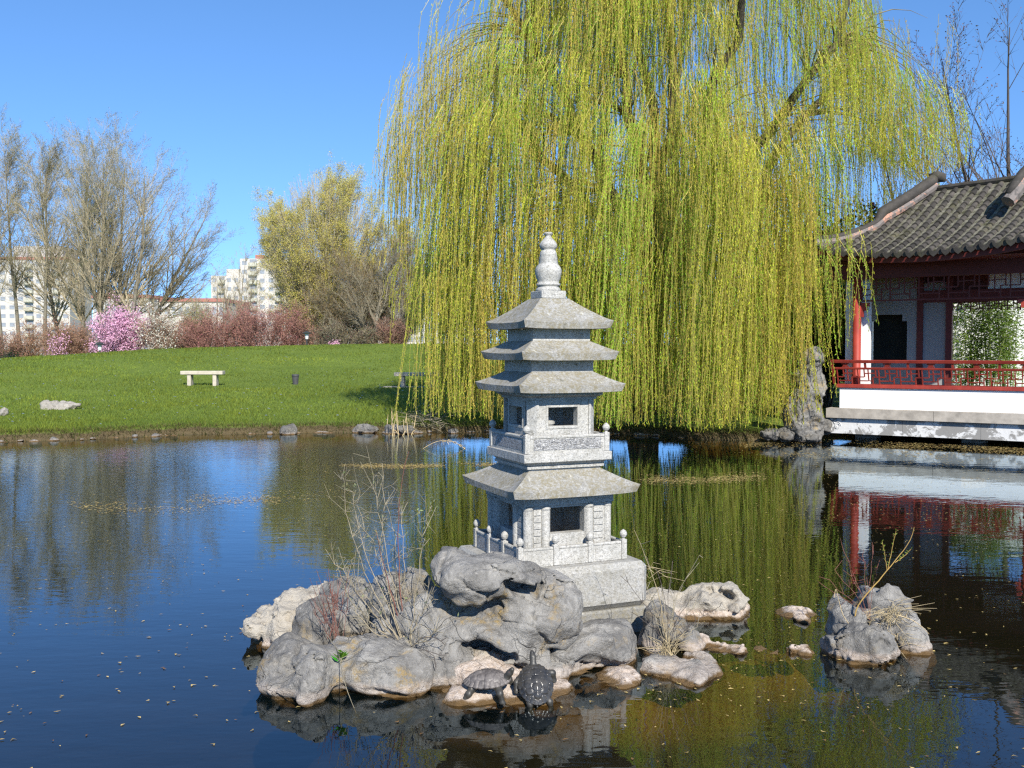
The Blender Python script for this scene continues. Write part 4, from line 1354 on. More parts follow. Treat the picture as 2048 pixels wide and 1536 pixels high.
    # hip ridge: stacked band with rounded top, thick at its upper end
    s = np.linspace(-.03, 1.0, 22)
    base = wl(hip_a(np.clip(s, 0, 1)) + np.minimum(s, 0), s * RRUN, roof_z(hip_a(np.clip(s, 0, 1)), np.clip(s, 0, 1)))
    lift = np.where(s > .52, .22, .07)
    gs = [tube(base + np.stack([0 * s, 0 * s, lift * .45], -1), .085, 8), tube(base + np.stack([0 * s, 0 * s, lift * 1.0 + .03], -1), np.where(s > .52, .105, .065), 12)]
    obj('hip_ridge', gs[0], M['ridge'], rf)
    obj('ridge_capping', gs[1], M['tile'], rf, smooth=True)
    e = base[-1] + np.array([0, 0, .25])
    obj('ridge_end', tube([e + np.array([-.10, 0, -.02]), e + np.array([.02, 0, .02]), e + np.array([.12, 0, -.02]), e + np.array([.15, 0, -.09])], [.105, .115, .10, .03], 12), M['tile'], rf, smooth=True)
    # main ridge
    r = wl(np.linspace(RIDGE_A, AE - RIDGE_A, 20), np.full(20, RRUN), np.full(20, ZR + .03))
    obj('main_ridge', tube(r, .06, 8), M['tile'], rf)
    # second hip coming down from the right
    q = np.array([W(px, py, Y) for px, py, Y in ((2016, 392, 17.0), (2030, 374, 17.05), (2045, 352, 17.1), (2062, 335, 17.15), (2074, 326, 17.2))])
    q = q @ Mi[:3, :3].T + Mi[:3, 3]
    obj('hip_ridge', tube(q - np.array([0, 0, .10]), .12, 8), M['ridge'], rf)
    obj('ridge_capping', tube(q + np.array([0, 0, .03]), [.06, .085, .09, .09, .09], 12), M['tile'], rf, smooth=True)
    # soffit, fascia
    T = np.linspace(0, AE, 40)
    fz = roof_z2(T, 0) - .075
    V = np.concatenate([wl(T, np.full(40, .02), fz), wl(T, np.full(40, .02), fz - .12), wl(T, np.full(40, .06), fz - .12), wl(T, np.full(40, .06), fz)])
    F = [(g * 40 + k, g * 40 + k + 1, ((g + 1) % 4) * 40 + k + 1, ((g + 1) % 4) * 40 + k) for g in range(4) for k in range(39)]
    obj('fascia', (V, [np.array(F), np.array([(0, 40, 80, 120), (159, 119, 79, 39)])]), M['dark_red'], rf)
    for a in np.arange(1.0, AE - .9, .33):
        p = wl(np.array([a, a]), np.array([.07, 1.6]), np.array([float(roof_z2(a, 0)) - .15, float(roof_z2(a, .68)) - .16]))
        obj('rafter', segs(p[:1], p[1:], .035, .035, 6), M['dark_red'], rf)
build_roof()

# garden wall and plants behind
def pav_w(a, b, z=0.0):
    p = PO + PA * a + PB * b
    return np.array([p[0], p[1], z])

gw = thing('garden_wall', 'white plastered garden wall behind the bamboo, seen through the pavilion', 'wall', (*pav_w(4.5, 9.6)[:2], 0), -PH)
obj('wall', box(-5, 9, 0, .25, -.3, 3.6), M['white_wall'], gw)
obj('coping', xf(box(-5.05, 9.05, -.08, .33, 3.602, 3.75, .02), np.eye(4)), M['tile'], gw)

rng = np.random.default_rng(5)

def bamboo(loc, h, n, label):
    T = thing('bamboo_clump', label, 'bamboo', loc)
    gs, P, D = [], [], []
    for k in range(n):
        b = np.array([rng.normal(0, .22), rng.normal(0, .22), 0])
        t = np.linspace(0, 1, 7)
        ln = rng.normal(0, .35, 2)
        pts = np.stack([b[0] + ln[0] * t ** 2, b[1] + ln[1] * t ** 2, t * h * rng.uniform(.7, 1.05)], -1)
        gs.append(tube(pts, np.linspace(.014, .004, 7), 5))
        for q in range(330):
            u = rng.uniform(.2, 1)
            i = min(5, int(u * 6))
            p = pts[i] + (pts[i + 1] - pts[i]) * (u * 6 - i)
            d = rng.normal(size=3) * np.array([1, 1, .4]) + np.array([0, 0, -.25])
            P.append(p + rng.normal(0, .13, 3))
            D.append(d)
    obj('canes', join(gs), mat_plain('bamboo_cane', (0.16, 0.19, 0.06), .5, .3, .2, 4), T)
    P, D = np.array(P), np.array(D)
    c = np.array([.14, .22, .045]) * rng.uniform(.55, 1.5, (len(P), 1)) + rng.normal(0, .01, (len(P), 3)) + np.array([.03, .02, 0]) * rng.random((len(P), 1))
    g, cc = leaves(P, D, rng.uniform(.07, .14, len(P)), rng.uniform(.018, .03, len(P)), rng, np.clip(c, .01, 1))
    obj('foliage', g, M['leaf'], T, col=cc)
    return T
bamboo(pav_w(pav_a(1950, 8.3), 8.3, .3), 3.1, 16, 'dark green bushy bamboo on the left in front of the white garden wall')
bamboo(pav_w(pav_a(2003, 7.9), 7.9, .3), 3.9, 24, 'lighter tall bamboo on the right in front of the white garden wall')
#@@NEXT3
# ------------------------------------------------------------------ bare trees, shrubs
def grow(rng, segl, tips, p, d, L, r, lvl, prm):
    n = prm['n'][lvl]
    st = L / n
    d = d / np.linalg.norm(d)
    for i in range(n):
        d = d + np.array([0, 0, 1.0]) * prm['trop'][lvl] + rng.normal(0, prm['wob'][lvl], 3)
        d /= np.linalg.norm(d)
        q = p + d * st
        f0, f1 = 1 - .88 * i / n, 1 - .88 * (i + 1) / n
        segl[min(lvl, 1)].append((p, q, r * f0, r * f1))
        if lvl + 1 < len(prm['n']) and (i + 1) / n >= prm['start'][lvl]:
            k = rng.poisson(prm['kids'][lvl])
            for _ in range(k):
                ax = np.cross(d, rng.normal(size=3))
                ax /= np.linalg.norm(ax) + 1e-9
                an = R(prm['ang'][lvl]) * rng.uniform(.7, 1.3)
                cd = d * math.cos(an) + ax * math.sin(an)
                u = rng.random()
                fall = prm.get('taper', .55)
                grow(rng, segl, tips, p + (q - p) * u, cd, L * prm['ratio'][lvl] * rng.uniform(.7, 1.15) * (1 - fall * (i + u) / n), max(r * f1 * .55, prm['rmin']), lvl + 1, prm)
        p = q
    if lvl >= len(prm['n']) - 2:
        tips.append((p, d))

def sticks(l, n=3):
    a = np.array([(*x[0], *x[1], x[2], x[3]) for x in l])
    return segs(a[:, :3], a[:, 3:6], a[:, 6], a[:, 7], n)

def tint(rng, n, c, v=.25, h=.02):
    return np.clip(np.array(c) * rng.uniform(1 - v, 1 + v, (n, 1)) + rng.normal(0, h, (n, 3)) * np.array([1, 1, .4]), .004, 1)

def tree(name, label, cat, loc, stems, prm, seed, bark, twig, bud=None, group=None, budn=1, budl=.06, budw=.03, lmat='leaf_thin'):
    rng = np.random.default_rng(seed)
    T = thing(name, label, cat, loc, 0, group)
    segl, tips = [[], []], []
    for off, d, L, r in stems:
        grow(rng, segl, tips, np.array(off, float), np.array(d, float), L, r, 0, prm)
    obj('trunk', sticks(segl[0], 7), M[bark], T, smooth=True)
    cr = obj('crown', sticks(segl[1], 3), M[twig], T)
    if bud is not None:
        P = np.array([t[0] for t in tips])
        D = np.array([t[1] for t in tips])
        P = np.repeat(P, budn, 0) + rng.normal(0, .10, (len(P) * budn, 3)) * (budn > 1)
        D = np.repeat(D, budn, 0) + rng.normal(0, .6, (len(P), 3))
        g, c = leaves(P, D, budl * rng.uniform(.7, 1.3, len(P)), budw, rng, tint(rng, len(P), bud))
        obj('buds', g, M[lmat], cr, col=c)
    return T

POP = dict(n=[9, 5, 4, 2], trop=[.03, .09, .06, .03], wob=[.03, .04, .05, .06], start=[.40, .15, .15, 1], kids=[4.6, 3.8, 3.2, 0], ang=[34, 36, 38, 30], ratio=[.46, .44, .42, .4], rmin=.0075, taper=.55)
FAN = dict(POP, n=[10, 5, 4, 2], start=[.30, .2, .15, 1], trop=[.015, .07, .05, .03], ang=[33, 34, 36, 28], ratio=[.64, .46, .42, .4], kids=[3.6, 3.8, 3.6, 0], taper=.60, rmin=.0058)
BUSH = dict(n=[5, 4, 3], trop=[.02, .05, .0], wob=[.10, .15, .2], start=[.25, .2, 1], kids=[3.2, 2.6, 0], ang=[38, 42, 40], ratio=[.5, .45, .4], rmin=.010, taper=.4)

def on_crest(px, Y):
    return drop(px, Y)

def Hof(py, Y, z0):
    return 1.7 + (700 - py) * Y / F_PX - z0

def build_trees():
    grp = 'bare poplars behind the shrubs on the left'
    spec = [  # px, Y, top, lean x, label
        (8, 74, 300, -.05, 'bare poplar cut by the left edge of the photo, behind brown shrubs'),
        (42, 76, 275, .00, 'tall straight bare poplar in front of the left white tower'),
        (88, 73, 300, .02, 'slim bare poplar at the right edge of the left white tower'),
        (128, 78, 305, -.14, 'bare tree leaning left at the left edge of the big fan shaped group'),
        (168, 74, 285, -.06, 'bare tree with upright trunk left of centre in the fan shaped group'),
        (200, 70, 280, .02, 'tallest bare tree in the middle of the fan shaped group'),
        (222, 75, 285, .12, 'bare tree leaning gently right in the fan shaped group, over the pink shrub'),
        (246, 71, 315, .26, 'bare tree leaning strongly right in the fan shaped group'),
        (256, 73, 390, .50, 'rightmost low slanting bare tree of the fan shaped group, tip over the red roof'),
    ]
    for k, (px, Y, top, lean, lab) in enumerate(spec):
        p = drop(px, Y)
        H = Hof(top, Y, p[2])
        L = H * math.sqrt(1 + lean * lean) * .90
        tree('bare_tree', lab, 'tree', p, [((0, 0, -.2), (lean, random.Random(k).uniform(-.06, .06), 1), L, .20 if k > 2 else .17)], FAN if k > 2 else POP, 40 + k, 'bark_pale', 'twig', (.20, .19, .075), grp, 1, .07, .035)
    for px, Y, top, lab in ((478, 105, 478, 'faint grey bare tree in front of the stepped white tower'), (432, 110, 530, 'small faint bare tree left of the stepped white tower'), (395, 100, 560, 'small hazy bare tree above the brown shrubs right of the fan group')):
        p = drop(px, Y)
        H = Hof(top, Y, p[2])
        tree('bare_tree', lab, 'tree', p, [((0, 0, -.2), (.02, 0, 1), H * .85, .14), ((.3, 0, -.2), (.2, 0, 1), H * .75, .12), ((-.3, 0, -.2), (-.22, 0, 1), H * .7, .12)], dict(POP, kids=[2.6, 2.2, 1.7, 0], start=[.3, .2, .15, 1], rmin=.010), 60 + px, 'bark_pale', 'twig', None, 'faint bare trees by the stepped tower')
    # yellow green budding tree
    p = drop(655, 70)
    H = Hof(325, 70, p[2])
    st = []
    rb = random.Random(9)
    for k, ln in enumerate((-.44, -.36, -.29, -.19, -.09, 0.0, .09, .18, .28, .40, .50)):
        st.append(((ln * 1.2, rb.uniform(-.3, .3), -.2), (ln, rb.uniform(-.30, .30), 1), H * (.90 - .50 * abs(ln)) * math.sqrt(1 + ln * ln), .19 - .16 * abs(ln)))
    T = tree('budding_tree', 'egg shaped tree in yellow green bud beside the stepped white tower', 'tree', p, st, dict(FAN, start=[.16, .15, .15, 1], kids=[3.4, 3.2, 2.6, 0], taper=.55, trop=[-.004, .05, .04, .02], ang=[40, 40, 42, 30], ratio=[.40, .42, .42, .4]), 81, 'bark_pale', 'twig', (.50, .44, .11), None, 4, .07, .038)
    rg = np.random.default_rng(77)
    n = 2600
    u = rg.normal(size=(n, 3))
    u /= np.linalg.norm(u, axis=1)[:, None]
    rr = rg.uniform(.45, 1.0, n) ** .6
    zz = .56 + .42 * u[:, 2] * rr
    wid = 4.7 * np.where(zz > .56, 1.0, 1.0 - .25 * ((.56 - zz) / .42)) * (1 + .08 * np.sin(9 * zz + 4 * u[:, 0]))
    E1 = np.stack([u[:, 0] * rr * wid, u[:, 1] * rr * wid * .8, zz * H], -1)
    root = np.stack([E1[:, 0] * .12, E1[:, 1] * .12, E1[:, 2] * .25], -1)
    dv = E1 - root
    dv /= np.linalg.norm(dv, axis=1)[:, None]
    ln = rg.uniform(.9, 2.4, n)[:, None]
    md = E1 - dv * ln * .5 + rg.normal(0, .07, (n, 3))
    tw = obj('outer_twigs', segs(np.concatenate([E1 - dv * ln, md]), np.concatenate([md, E1]), np.repeat([.013, .009], n), np.repeat([.009, .005], n), 3), M['twig'], T)
    tt = rg.random((n, 9))
    Pb = (E1[:, None] - dv[:, None] * (ln[:, None] * tt[:, :, None] * .8) + rg.normal(0, .12, (n, 9, 3))).reshape(-1, 3)
    gb, cb = leaves(Pb, rg.normal(size=Pb.shape) + np.array([0, 0, .5]), rg.uniform(.05, .10, len(Pb)), .036, rg, tint(rg, len(Pb), (.50, .44, .11)))
    obj('buds', gb, M['leaf_thin'], tw, col=cb)
    for px, Y, top, lean, lab in ((712, 66, 500, .05, 'grey brown bare tree with crooked limbs under the budding tree'), (752, 64, 440, .10, 'pale barked bare tree between the budding tree and the willow'), (790, 68, 520, .0, 'bare tree half hidden by the left edge of the willow')):
        p = drop(px, Y)
        H = Hof(top, Y, p[2])
        tree('bare_tree', lab, 'tree', p, [((0, 0, -.2), (lean, 0, 1), H * .9, .13), ((.2, 0, -.2), (lean + .35, 0, 1), H * .75, .09), ((-.2, 0, -.2), (lean - .4, 0, 1), H * .7, .09)], dict(FAN, wob=[.09, .10, .1, .1]), 200 + px, 'bark_pale', 'twig_grey', (.22, .16, .07), 'bare trees beside the willow')
    # dark bare tree behind the pavilion
    for k, (x, y, H, lean, lab) in enumerate(((14.0, 27, 11.5, -.06, 'dark bare tree with tiny buds rising behind the pavilion roof'), (12.2, 29, 9.2, -.02, 'smaller dark bare tree between the willow and the bare tree behind the roof'))):
        z = float(terr(x, y))
        tree('bare_tree', lab, 'tree', (x, y, z), [((0, 0, -.2), (lean, 0, 1), H * .9, .11), ((0.1, 0, .8), (lean - .32, -.1, 1), H * .75, .09), ((-.1, 0, .9), (lean + .3, .1, 1), H * .7, .08)],
             dict(FAN, n=[9, 5, 3, 2], kids=[1.9, 1.7, 1.3, 0], trop=[.03, .06, .05, 0], rmin=.007), 310 + k, 'bark_dark', 'bark_dark', (.16, .10, .09), 'dark bare trees behind the pavilion', 1, .05, .04)

def shrub(name, label, px, Y, w, top, base_lift, twig, leafc, nl, seed, ll=.09, lw=.05, group=None, nst=14, lmat='leaf_thin'):
    rng = np.random.default_rng(seed)
    p = drop(px, Y)
    nl = int(nl * 1.5)
    H = Hof(top, Y, p[2])
    wm = w * Y / F_PX / 2
    T = thing(name, label, 'shrub', p, 0, group)
    segl, tips = [[], []], []
    for k in range(nst):
        a = rng.uniform(0, 2 * math.pi)
        u = math.sqrt(rng.random())
        dx, dy = math.cos(a) * u, math.sin(a) * u
        L = H * (.95 - .25 * u) * rng.uniform(.8, 1.05)
        grow(rng, segl, tips, np.array([dx * wm * .25, dy * wm * .25, -.15]), np.array([dx * wm / H * .9, dy * wm / H * .9, 1.0]), L, .03, 0, BUSH)
    obj('stems', sticks(segl[0], 4), M[twig], T)
    cr = obj('twigs', sticks(segl[1], 3), M[twig], T)
    P = np.array([t[0] for t in tips])
    k = max(1, nl // max(1, len(P)))
    P = np.repeat(P, k, 0) + rng.normal(0, .13, (len(P) * k, 3))
    g, c = leaves(P, rng.normal(size=P.shape) + np.array([0, 0, .2]), ll * rng.uniform(.6, 1.4, len(P)), lw, rng, tint(rng, len(P), leafc))
    obj('leaves' if name != 'blossom_shrub' else 'blossom', g, M[lmat], cr, col=c)
    return T

def build_shrubs():
    br, rd, og = (.32, .19, .135), (.33, .165, .135), (.33, .19, .115)
    g1 = 'brown budding shrubs along the hill crest'
    sp = [
        ('budding_shrub', 'pale brown shrub at the left edge of the photo', 5, 64, 80, 662, 'twig_bush', (.26, .15, .12), 3000),
        ('budding_shrub', 'brown shrub second from the left edge', 55, 65, 90, 640, 'twig_bush', og, 4000),
        ('budding_shrub', 'large rust brown shrub left of the pink blossom', 120, 65, 110, 628, 'twig_bush', og, 5000),
        ('budding_shrub', 'narrow brown shrub touching the pink blossom on its left', 165, 66, 70, 640, 'twig_bush', br, 3000),
        ('blossom_shrub', 'bright pink blossoming shrub on the hill crest', 240, 63, 118, 612, 'bark_dark', (.68, .40, .54), 15000),
        ('blossom_shrub', 'white blossoming shrub right beside the pink one', 322, 62.5, 72, 608, 'twig_bush', (.64, .62, .52), 3600),
        ('budding_shrub', 'rusty shrub just right of the white blossom', 368, 64, 70, 622, 'twig_bush', og, 3500),
        ('budding_shrub', 'yellow green shrub top showing behind the rusty shrub', 385, 70, 70, 594, 'twig_grey', (.24, .25, .05), 3500),
        ('budding_shrub', 'dark red shrub below the gap between the two towers', 415, 63, 90, 612, 'twig_bush_red', rd, 4200),
        ('budding_shrub', 'dark red shrub under the low step of the right tower', 465, 64, 90, 600, 'twig_bush_red', rd, 4200),
        ('budding_shrub', 'tallest dark red shrub in front of the right tower', 520, 63, 110, 584, 'twig_bush_red', rd, 5200),
        ('budding_shrub', 'dark red shrub at the foot of the budding tree', 575, 64, 80, 606, 'twig_bush_red', rd, 3600),
        ('budding_shrub', 'low tan shrub behind the path lamp', 618, 65, 60, 640, 'twig_grey', br, 1800),
        ('budding_shrub', 'grey brown thicket under the budding tree trunks', 668, 64, 80, 625, 'twig_grey', (.15, .115, .07), 2500),
        ('budding_shrub', 'grey twiggy thicket left of the willow', 728, 63, 80, 640, 'twig_grey', (.17, .13, .08), 2000),
        ('budding_shrub', 'reddish twiggy shrub beside the left willow strands', 785, 63, 80, 630, 'twig_bush', (.19, .11, .08), 2000),
    ]
    for k, (nm, lab, px, Y, w, top, tw, c, nl) in enumerate(sp):
        bl = nm == 'blossom_shrub'
        shrub(nm, lab, px, Y, w, top, 0, tw, c, nl, 500 + k, .09 if bl else .09, .065 if bl else .045, g1 if not bl else 'blossoming shrubs on the hill crest', 22)
    shrub('evergreen_shrub', 'low dark green shrub in front of the brown shrubs at the left edge', 18, 62, 60, 700, 0, 'bark_dark', (.035, .06, .03), 2500, 601, .10, .05)
    shrub('blossom_shrub', 'small spray of pink blossom poking out of the rust brown shrub', 112, 63, 16, 655, 0, 'twig_bush', (.58, .34, .46), 120, 602, .10, .08, 'blossoming shrubs on the hill crest', 5)
    shrub('blossom_shrub', 'tiny pink flowering shrub on the crest left of the willow', 668, 60, 30, 681, 0, 'bark_dark', (.62, .36, .46), 500, 603, .09, .07, 'blossoming shrubs on the hill crest', 5)
    # dark evergreens in the gap between willow and pavilion
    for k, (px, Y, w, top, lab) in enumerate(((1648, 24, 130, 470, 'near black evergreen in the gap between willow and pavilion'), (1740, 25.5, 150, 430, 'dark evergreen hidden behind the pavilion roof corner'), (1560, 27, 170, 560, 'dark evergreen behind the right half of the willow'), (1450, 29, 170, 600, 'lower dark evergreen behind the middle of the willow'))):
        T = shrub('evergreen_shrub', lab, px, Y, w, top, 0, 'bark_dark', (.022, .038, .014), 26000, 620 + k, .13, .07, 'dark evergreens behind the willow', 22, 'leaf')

# ------------------------------------------------------------------ weeping willow
def build_willow():
    rng = np.random.default_rng(11)
    cx, cy = 3.57, 22.0
    base = np.array([3.02, 22.4, float(terr(3.02, 22.4))])
    T = thing('weeping_willow', 'huge weeping willow with yellow green hanging strands at the pond edge', 'tree', base)
    zs = [1, 4, 5.5, 6.6, 8, 9.6, 11, 12.2, 13]
    rs = [5.5, 5.4, 5.4, 5.35, 5.0, 4.3, 3.3, 2.2, .8]
    tr = [tube([base + np.array(v) for v in ((0, 0, -.3), (0, 0, .25), (.05, .05, 1.0), (.2, 0, 2.0), (.42, -.1, 3.1))], [.48, .36, .31, .30, .30], 12)]
    fork = base + np.array((.42, -.1, 3.0))
    ends = [((.45, -.3, 6.0), (.85, -.4, 12.0)), ((-1.0, -.4, 5.5), (-3.6, -1.2, 9.5)), ((1.6, -1.4, 5.2), (4.4, -2.6, 9.0)), ((-.4, -1.8, 5.6), (-1.4, -4.2, 9.2)), ((.9, 2.0, 5.6), (1.6, 4.4, 9.6)), ((-1.6, 1.6, 5.2), (-3.8, 3.2, 8.6)), ((2.6, .8, 4.8), (5.4, .4, 8.8)), ((1.0, -1.6, 5.4), (1.6, -4.4, 9.6)), ((.2, .3, 6.0), (-.4, .5, 11.6))]
    lp = []
    for a, b in ends:
        t = np.linspace(0, 1, 12)[:, None]
        a, b = base + np.array(a), base + np.array(b)
        p = fork * (1 - t) ** 2 + 2 * a * t * (1 - t) + b * t ** 2
        p[1:-1] += rng.normal(0, .10, (10, 3))
        lp.append(p)
        tr.append(tube(p, np.linspace(.19, .045, 12), 8))
    obj('trunk', join(tr), M['bark_willow'], T, smooth=True, world=True)
    LP = np.concatenate([p[3:] for p in lp])
    # clump heads
    C, OUT, ZT = [], [], []
    for k in range(740):
        th = rng.uniform(0, 2 * math.pi)
        z = rng.uniform(2.6, 12.6) if rng.random() < .8 else rng.uniform(2.8, 6.5)
        if rng.random() < .35 and math.sin(th) > .1:
            th = -th
        rr = np.interp(z, zs, rs)
        if math.cos(th) > .15 and z > 6.2 and rng.random() < .42:
            continue
        rho = rr * (rng.uniform(.74, 1.0) if rng.random() < .74 else rng.uniform(.25, .75))
        rho *= 1 + .05 * math.sin(3 * th + 1.3 * z) + .04 * math.sin(7 * th - z)
        C.append((cx + rho * math.cos(th), cy + rho * .92 * math.sin(th), z))
        OUT.append((math.cos(th), math.sin(th), 0))
    # thin outer sprays, upper left and upper right
    for k in range(60):
        z = rng.uniform(5.6, 9.2)
        C.append((np.interp(z, [6, 7, 9.2], [-2.35, -2.2, -1.0]) + rng.uniform(-.25, .9), cy + rng.uniform(-2.0, 1.2), z))
        OUT.append((-1, rng.normal(0, .3), 0))
    for k in range(34):
        z = rng.uniform(5.8, 9.8)
        C.append((np.interp(z, [5.8, 7, 9.8], [9.3, 9.0, 7.5]) + rng.uniform(-.7, .3), cy + rng.uniform(-2.0, 1.0), z))
        OUT.append((1, rng.normal(0, .3), 0))
    nmain = len(C) - 94
    C, OUT = np.array(C), np.array(OUT)
    LPs, LDs, LCs, LLs = [], [], [], []
    s0, s1, used = [], [], []
    pal = np.array([(.53, .56, .06), (.38, .57, .06), (.62, .47, .10), (.56, .56, .075), (.30, .49, .055)])
    for ci, (c, o) in enumerate(zip(C, OUT)):
        thin = ci >= nmain
        pi = rng.choice(5, p=[.30, .27, .13, .15, .15] if not thin else [.2, .1, .45, .25, 0])
        bright = rng.uniform(.72, 1.2)
        lean = rng.normal(0, .05, 2)
        ns = rng.integers(13, 23) if not thin else rng.integers(5, 10)
        hung = 0
        tang = np.array([-o[1], o[0], 0])
        for k in range(ns):
            u = rng.uniform(-.55, .75)
            st = c + o * u * .7 + tang * rng.normal(0, .22) + np.array([0, 0, -.35 * max(u, 0) ** 2 + rng.normal(0, .07)])
            x, y = st[0], st[1]
            px = 1024 + F_PX * x / y
            if x > 6.5 and y < 18.7:
                continue
            if px > 1595 and y < 20 and st[2] < 6.5 and rng.random() < .5:
                continue
            q = np.array([x, y]) - RO
            ra, rb = q @ RA, q @ RB
            if -.9 < ra < 8 and -.35 < rb < 5.2:
                zmin = 5.35
            elif y < 21.5:
                zmin = float(np.interp(px, [740, 838, 860, 1560, 1610, 1650, 1720, 1790, 1920], [2.5, 2.2, .14, .12, 1.2, 1.4, 2.0, 3.0, 4.6])) + rng.random() ** 2 * (.6 if px < 1590 else 1.6)
                if y < np.interp(x, SHX, SHY) + .2:
                    zmin = max(zmin, .10)
            else:
                zmin = 1.5 + rng.random() * 1.2
            mx = st[2] - zmin
            if mx < .5:
                continue
            L = mx if (st[2] < 6.5 and rng.random() < .62) else min(mx, rng.uniform(1.0, 3.4))
            if thin:
                L = min(mx, rng.uniform(1.2, 3.2))
            n = max(10, int(L / .0175))
            t = np.linspace(0, L, n)
            oo = o * rng.uniform(.05, .32) + tang * rng.normal(0, .10)
            ph, fr = rng.uniform(0, 6.28), rng.uniform(.7, 1.6)
            P = st + oo * (1 - np.exp(-1.8 * t))[:, None] + np.array([0, 0, 1.0]) * (-t + .22 * (1 - np.exp(-3 * t)))[:, None]
            P = P + tang * (.07 * np.sin(fr * t + ph) * np.minimum(t, 1.5) * .8)[:, None] + np.array([lean[0], lean[1], 0]) * t[:, None] + np.array([-.014, 0, 0]) * (t ** 1.3)[:, None]
            m = max(3, int(L / .45) + 1)
            ii = np.linspace(0, n - 1, m).astype(int)
            hung += 1
            s0.append(P[ii[:-1]]); s1.append(P[ii[1:]])
            keep = rng.random(n) < (rng.uniform(.55, 1.0) if not thin else rng.uniform(.25, .6)) * np.clip(t / .25, .2, 1)
            Pk = P[keep] + rng.normal(0, .009, (keep.sum(), 3))
            dd = np.array([0, 0, -1.0]) + rng.normal(0, .34, Pk.shape)
            LPs.append(Pk); LDs.append(dd)
            col = pal[pi] * bright * rng.uniform(.8, 1.2)
            cc = np.tile(col, (len(Pk), 1)) * rng.uniform(.86, 1.14, (len(Pk), 1))
            gm = rng.random(len(Pk)) < .16
            cc[gm] = cc[gm] * .6 + np.array([.20, .38, .04]) * .4
            LCs.append(cc)
            LLs.append(rng.uniform(.030, .062, len(Pk)))
        used.append(hung > 3)
    # branchlets from limbs to clump heads
    br0, br1, brr0, brr1 = [], [], [], []
    for c, o in zip(C[used], OUT[used]):
        d = ((LP - c + np.array([0, 0, 1.0])) ** 2).sum(1)
        s = LP[d.argmin()]
        t = np.linspace(0, 1, 6)[:, None]
        mid = (s + c) / 2 + np.array([0, 0, .9]) + rng.normal(0, .15, 3)
        p = s * (1 - t) ** 2 + 2 * mid * t * (1 - t) + c * t ** 2
        for i in range(5):
            br0.append(p[i]); br1.append(p[i + 1])
            brr0.append(.019 - .0034 * i); brr1.append(.019 - .0034 * (i + 1))
    obj('branches', segs(br0, br1, brr0, brr1, 4), M['willow_branch'], T, world=True)
    wood = []
    s0, s1 = np.concatenate(s0), np.concatenate(s1)
    wood.append(segs(s0, s1, .0046, .0036, 3))
    obj('hanging_shoots', join(wood), mat_plain('willow_shoot', (.46, .38, .10), .7, .2, .25, 2), T, world=True)
    P, D, CC, L = np.concatenate(LPs), np.concatenate(LDs), np.concatenate(LCs), np.concatenate(LLs)
    g, c = leaves(P, D, L, .008 + L * .09, rng, np.clip(CC, .01, .85))
    obj('crown', g, M['leaf'], T, col=c, world=True)
    print('willow leaves', len(P), 'strand segs', len(s0))

build_willow()
build_trees()
build_shrubs()
#@@NEXT4
# ------------------------------------------------------------------ far buildings
M['panel'] = mat_plain('pale_facade', (0.47, 0.445, 0.41), 0.9, 0.1, 0.05, 0.15)
M['panel2'] = mat_plain('grey_facade', (0.42, 0.40, 0.38), 0.9, 0.1, 0.05, 0.15)
M['roof_red'] = mat_plain('red_roof', (0.34, 0.14, 0.115), 0.8, 0.2, 0.1, 0.3)
M['win'] = mat_plain('far_window', (0.24, 0.26, 0.29), 0.25, 0.5, 0.3, 0.2)
M['balc'] = mat_plain('balcony', (0.40, 0.39, 0.32), 0.8, 0.2, 0.1, 0.3)

def block(name, label, px0, px1, top, Y, depth, storeys, cols, balc_cols=(), extra=(), band=True, z0=0.3, ry=0.0, skip=0):
    x0, x1 = (px0 - 1024) / F_PX * Y, (px1 - 1024) / F_PX * Y
    w = x1 - x0
    H = 1.7 + (700 - top) * Y / F_PX - z0
    T = thing(name, label, 'building', ((x0 + x1) / 2, Y, z0), ry)
    obj('wall', box(-w / 2, w / 2, 0, depth, -1, H), M['panel'], T)
    if band:
        obj('roof_edge', box(-w / 2 - .25, w / 2 + .25, -.25, depth + .25, H + .005, H + .75), M['roof_red'], T)
    for ex in extra:
        obj(*ex[:1], box(*ex[1]), M[ex[2]], T)
    sh, cw = H / storeys, w / cols
    proto = pb = None
    for s in range(skip, storeys):
        for c in range(cols):
            x, z = -w / 2 + (c + .5) * cw, (s + .5) * sh
            if c in balc_cols:
                if pb is None:
                    pb = mesh('balcony', join([box(-cw * .46, cw * .46, -1.1, -.003, -sh * .38, sh * .02), box(-cw * .46, cw * .46, -1.0, -.003, -sh * .44, -sh * .385)]), M['balc'])
                    pd = mesh('balcony_door', box(-cw * .40, cw * .40, -.06, -.004, sh * .03, sh * .42), M['win'])
                for nm, me in (('balcony', pb), ('balcony_door', pd)):
                    o = bpy.data.objects.new(nm, me); COL.objects.link(o); o.parent = T; o.location = (x, 0, z)
            else:
                if proto is None:
                    proto = mesh('window', box(-cw * .27, cw * .27, -.06, -.004, -sh * .22, sh * .22), M['win'])
                o = bpy.data.objects.new('window', proto); COL.objects.link(o); o.parent = T; o.location = (x, 0, z)
    return T

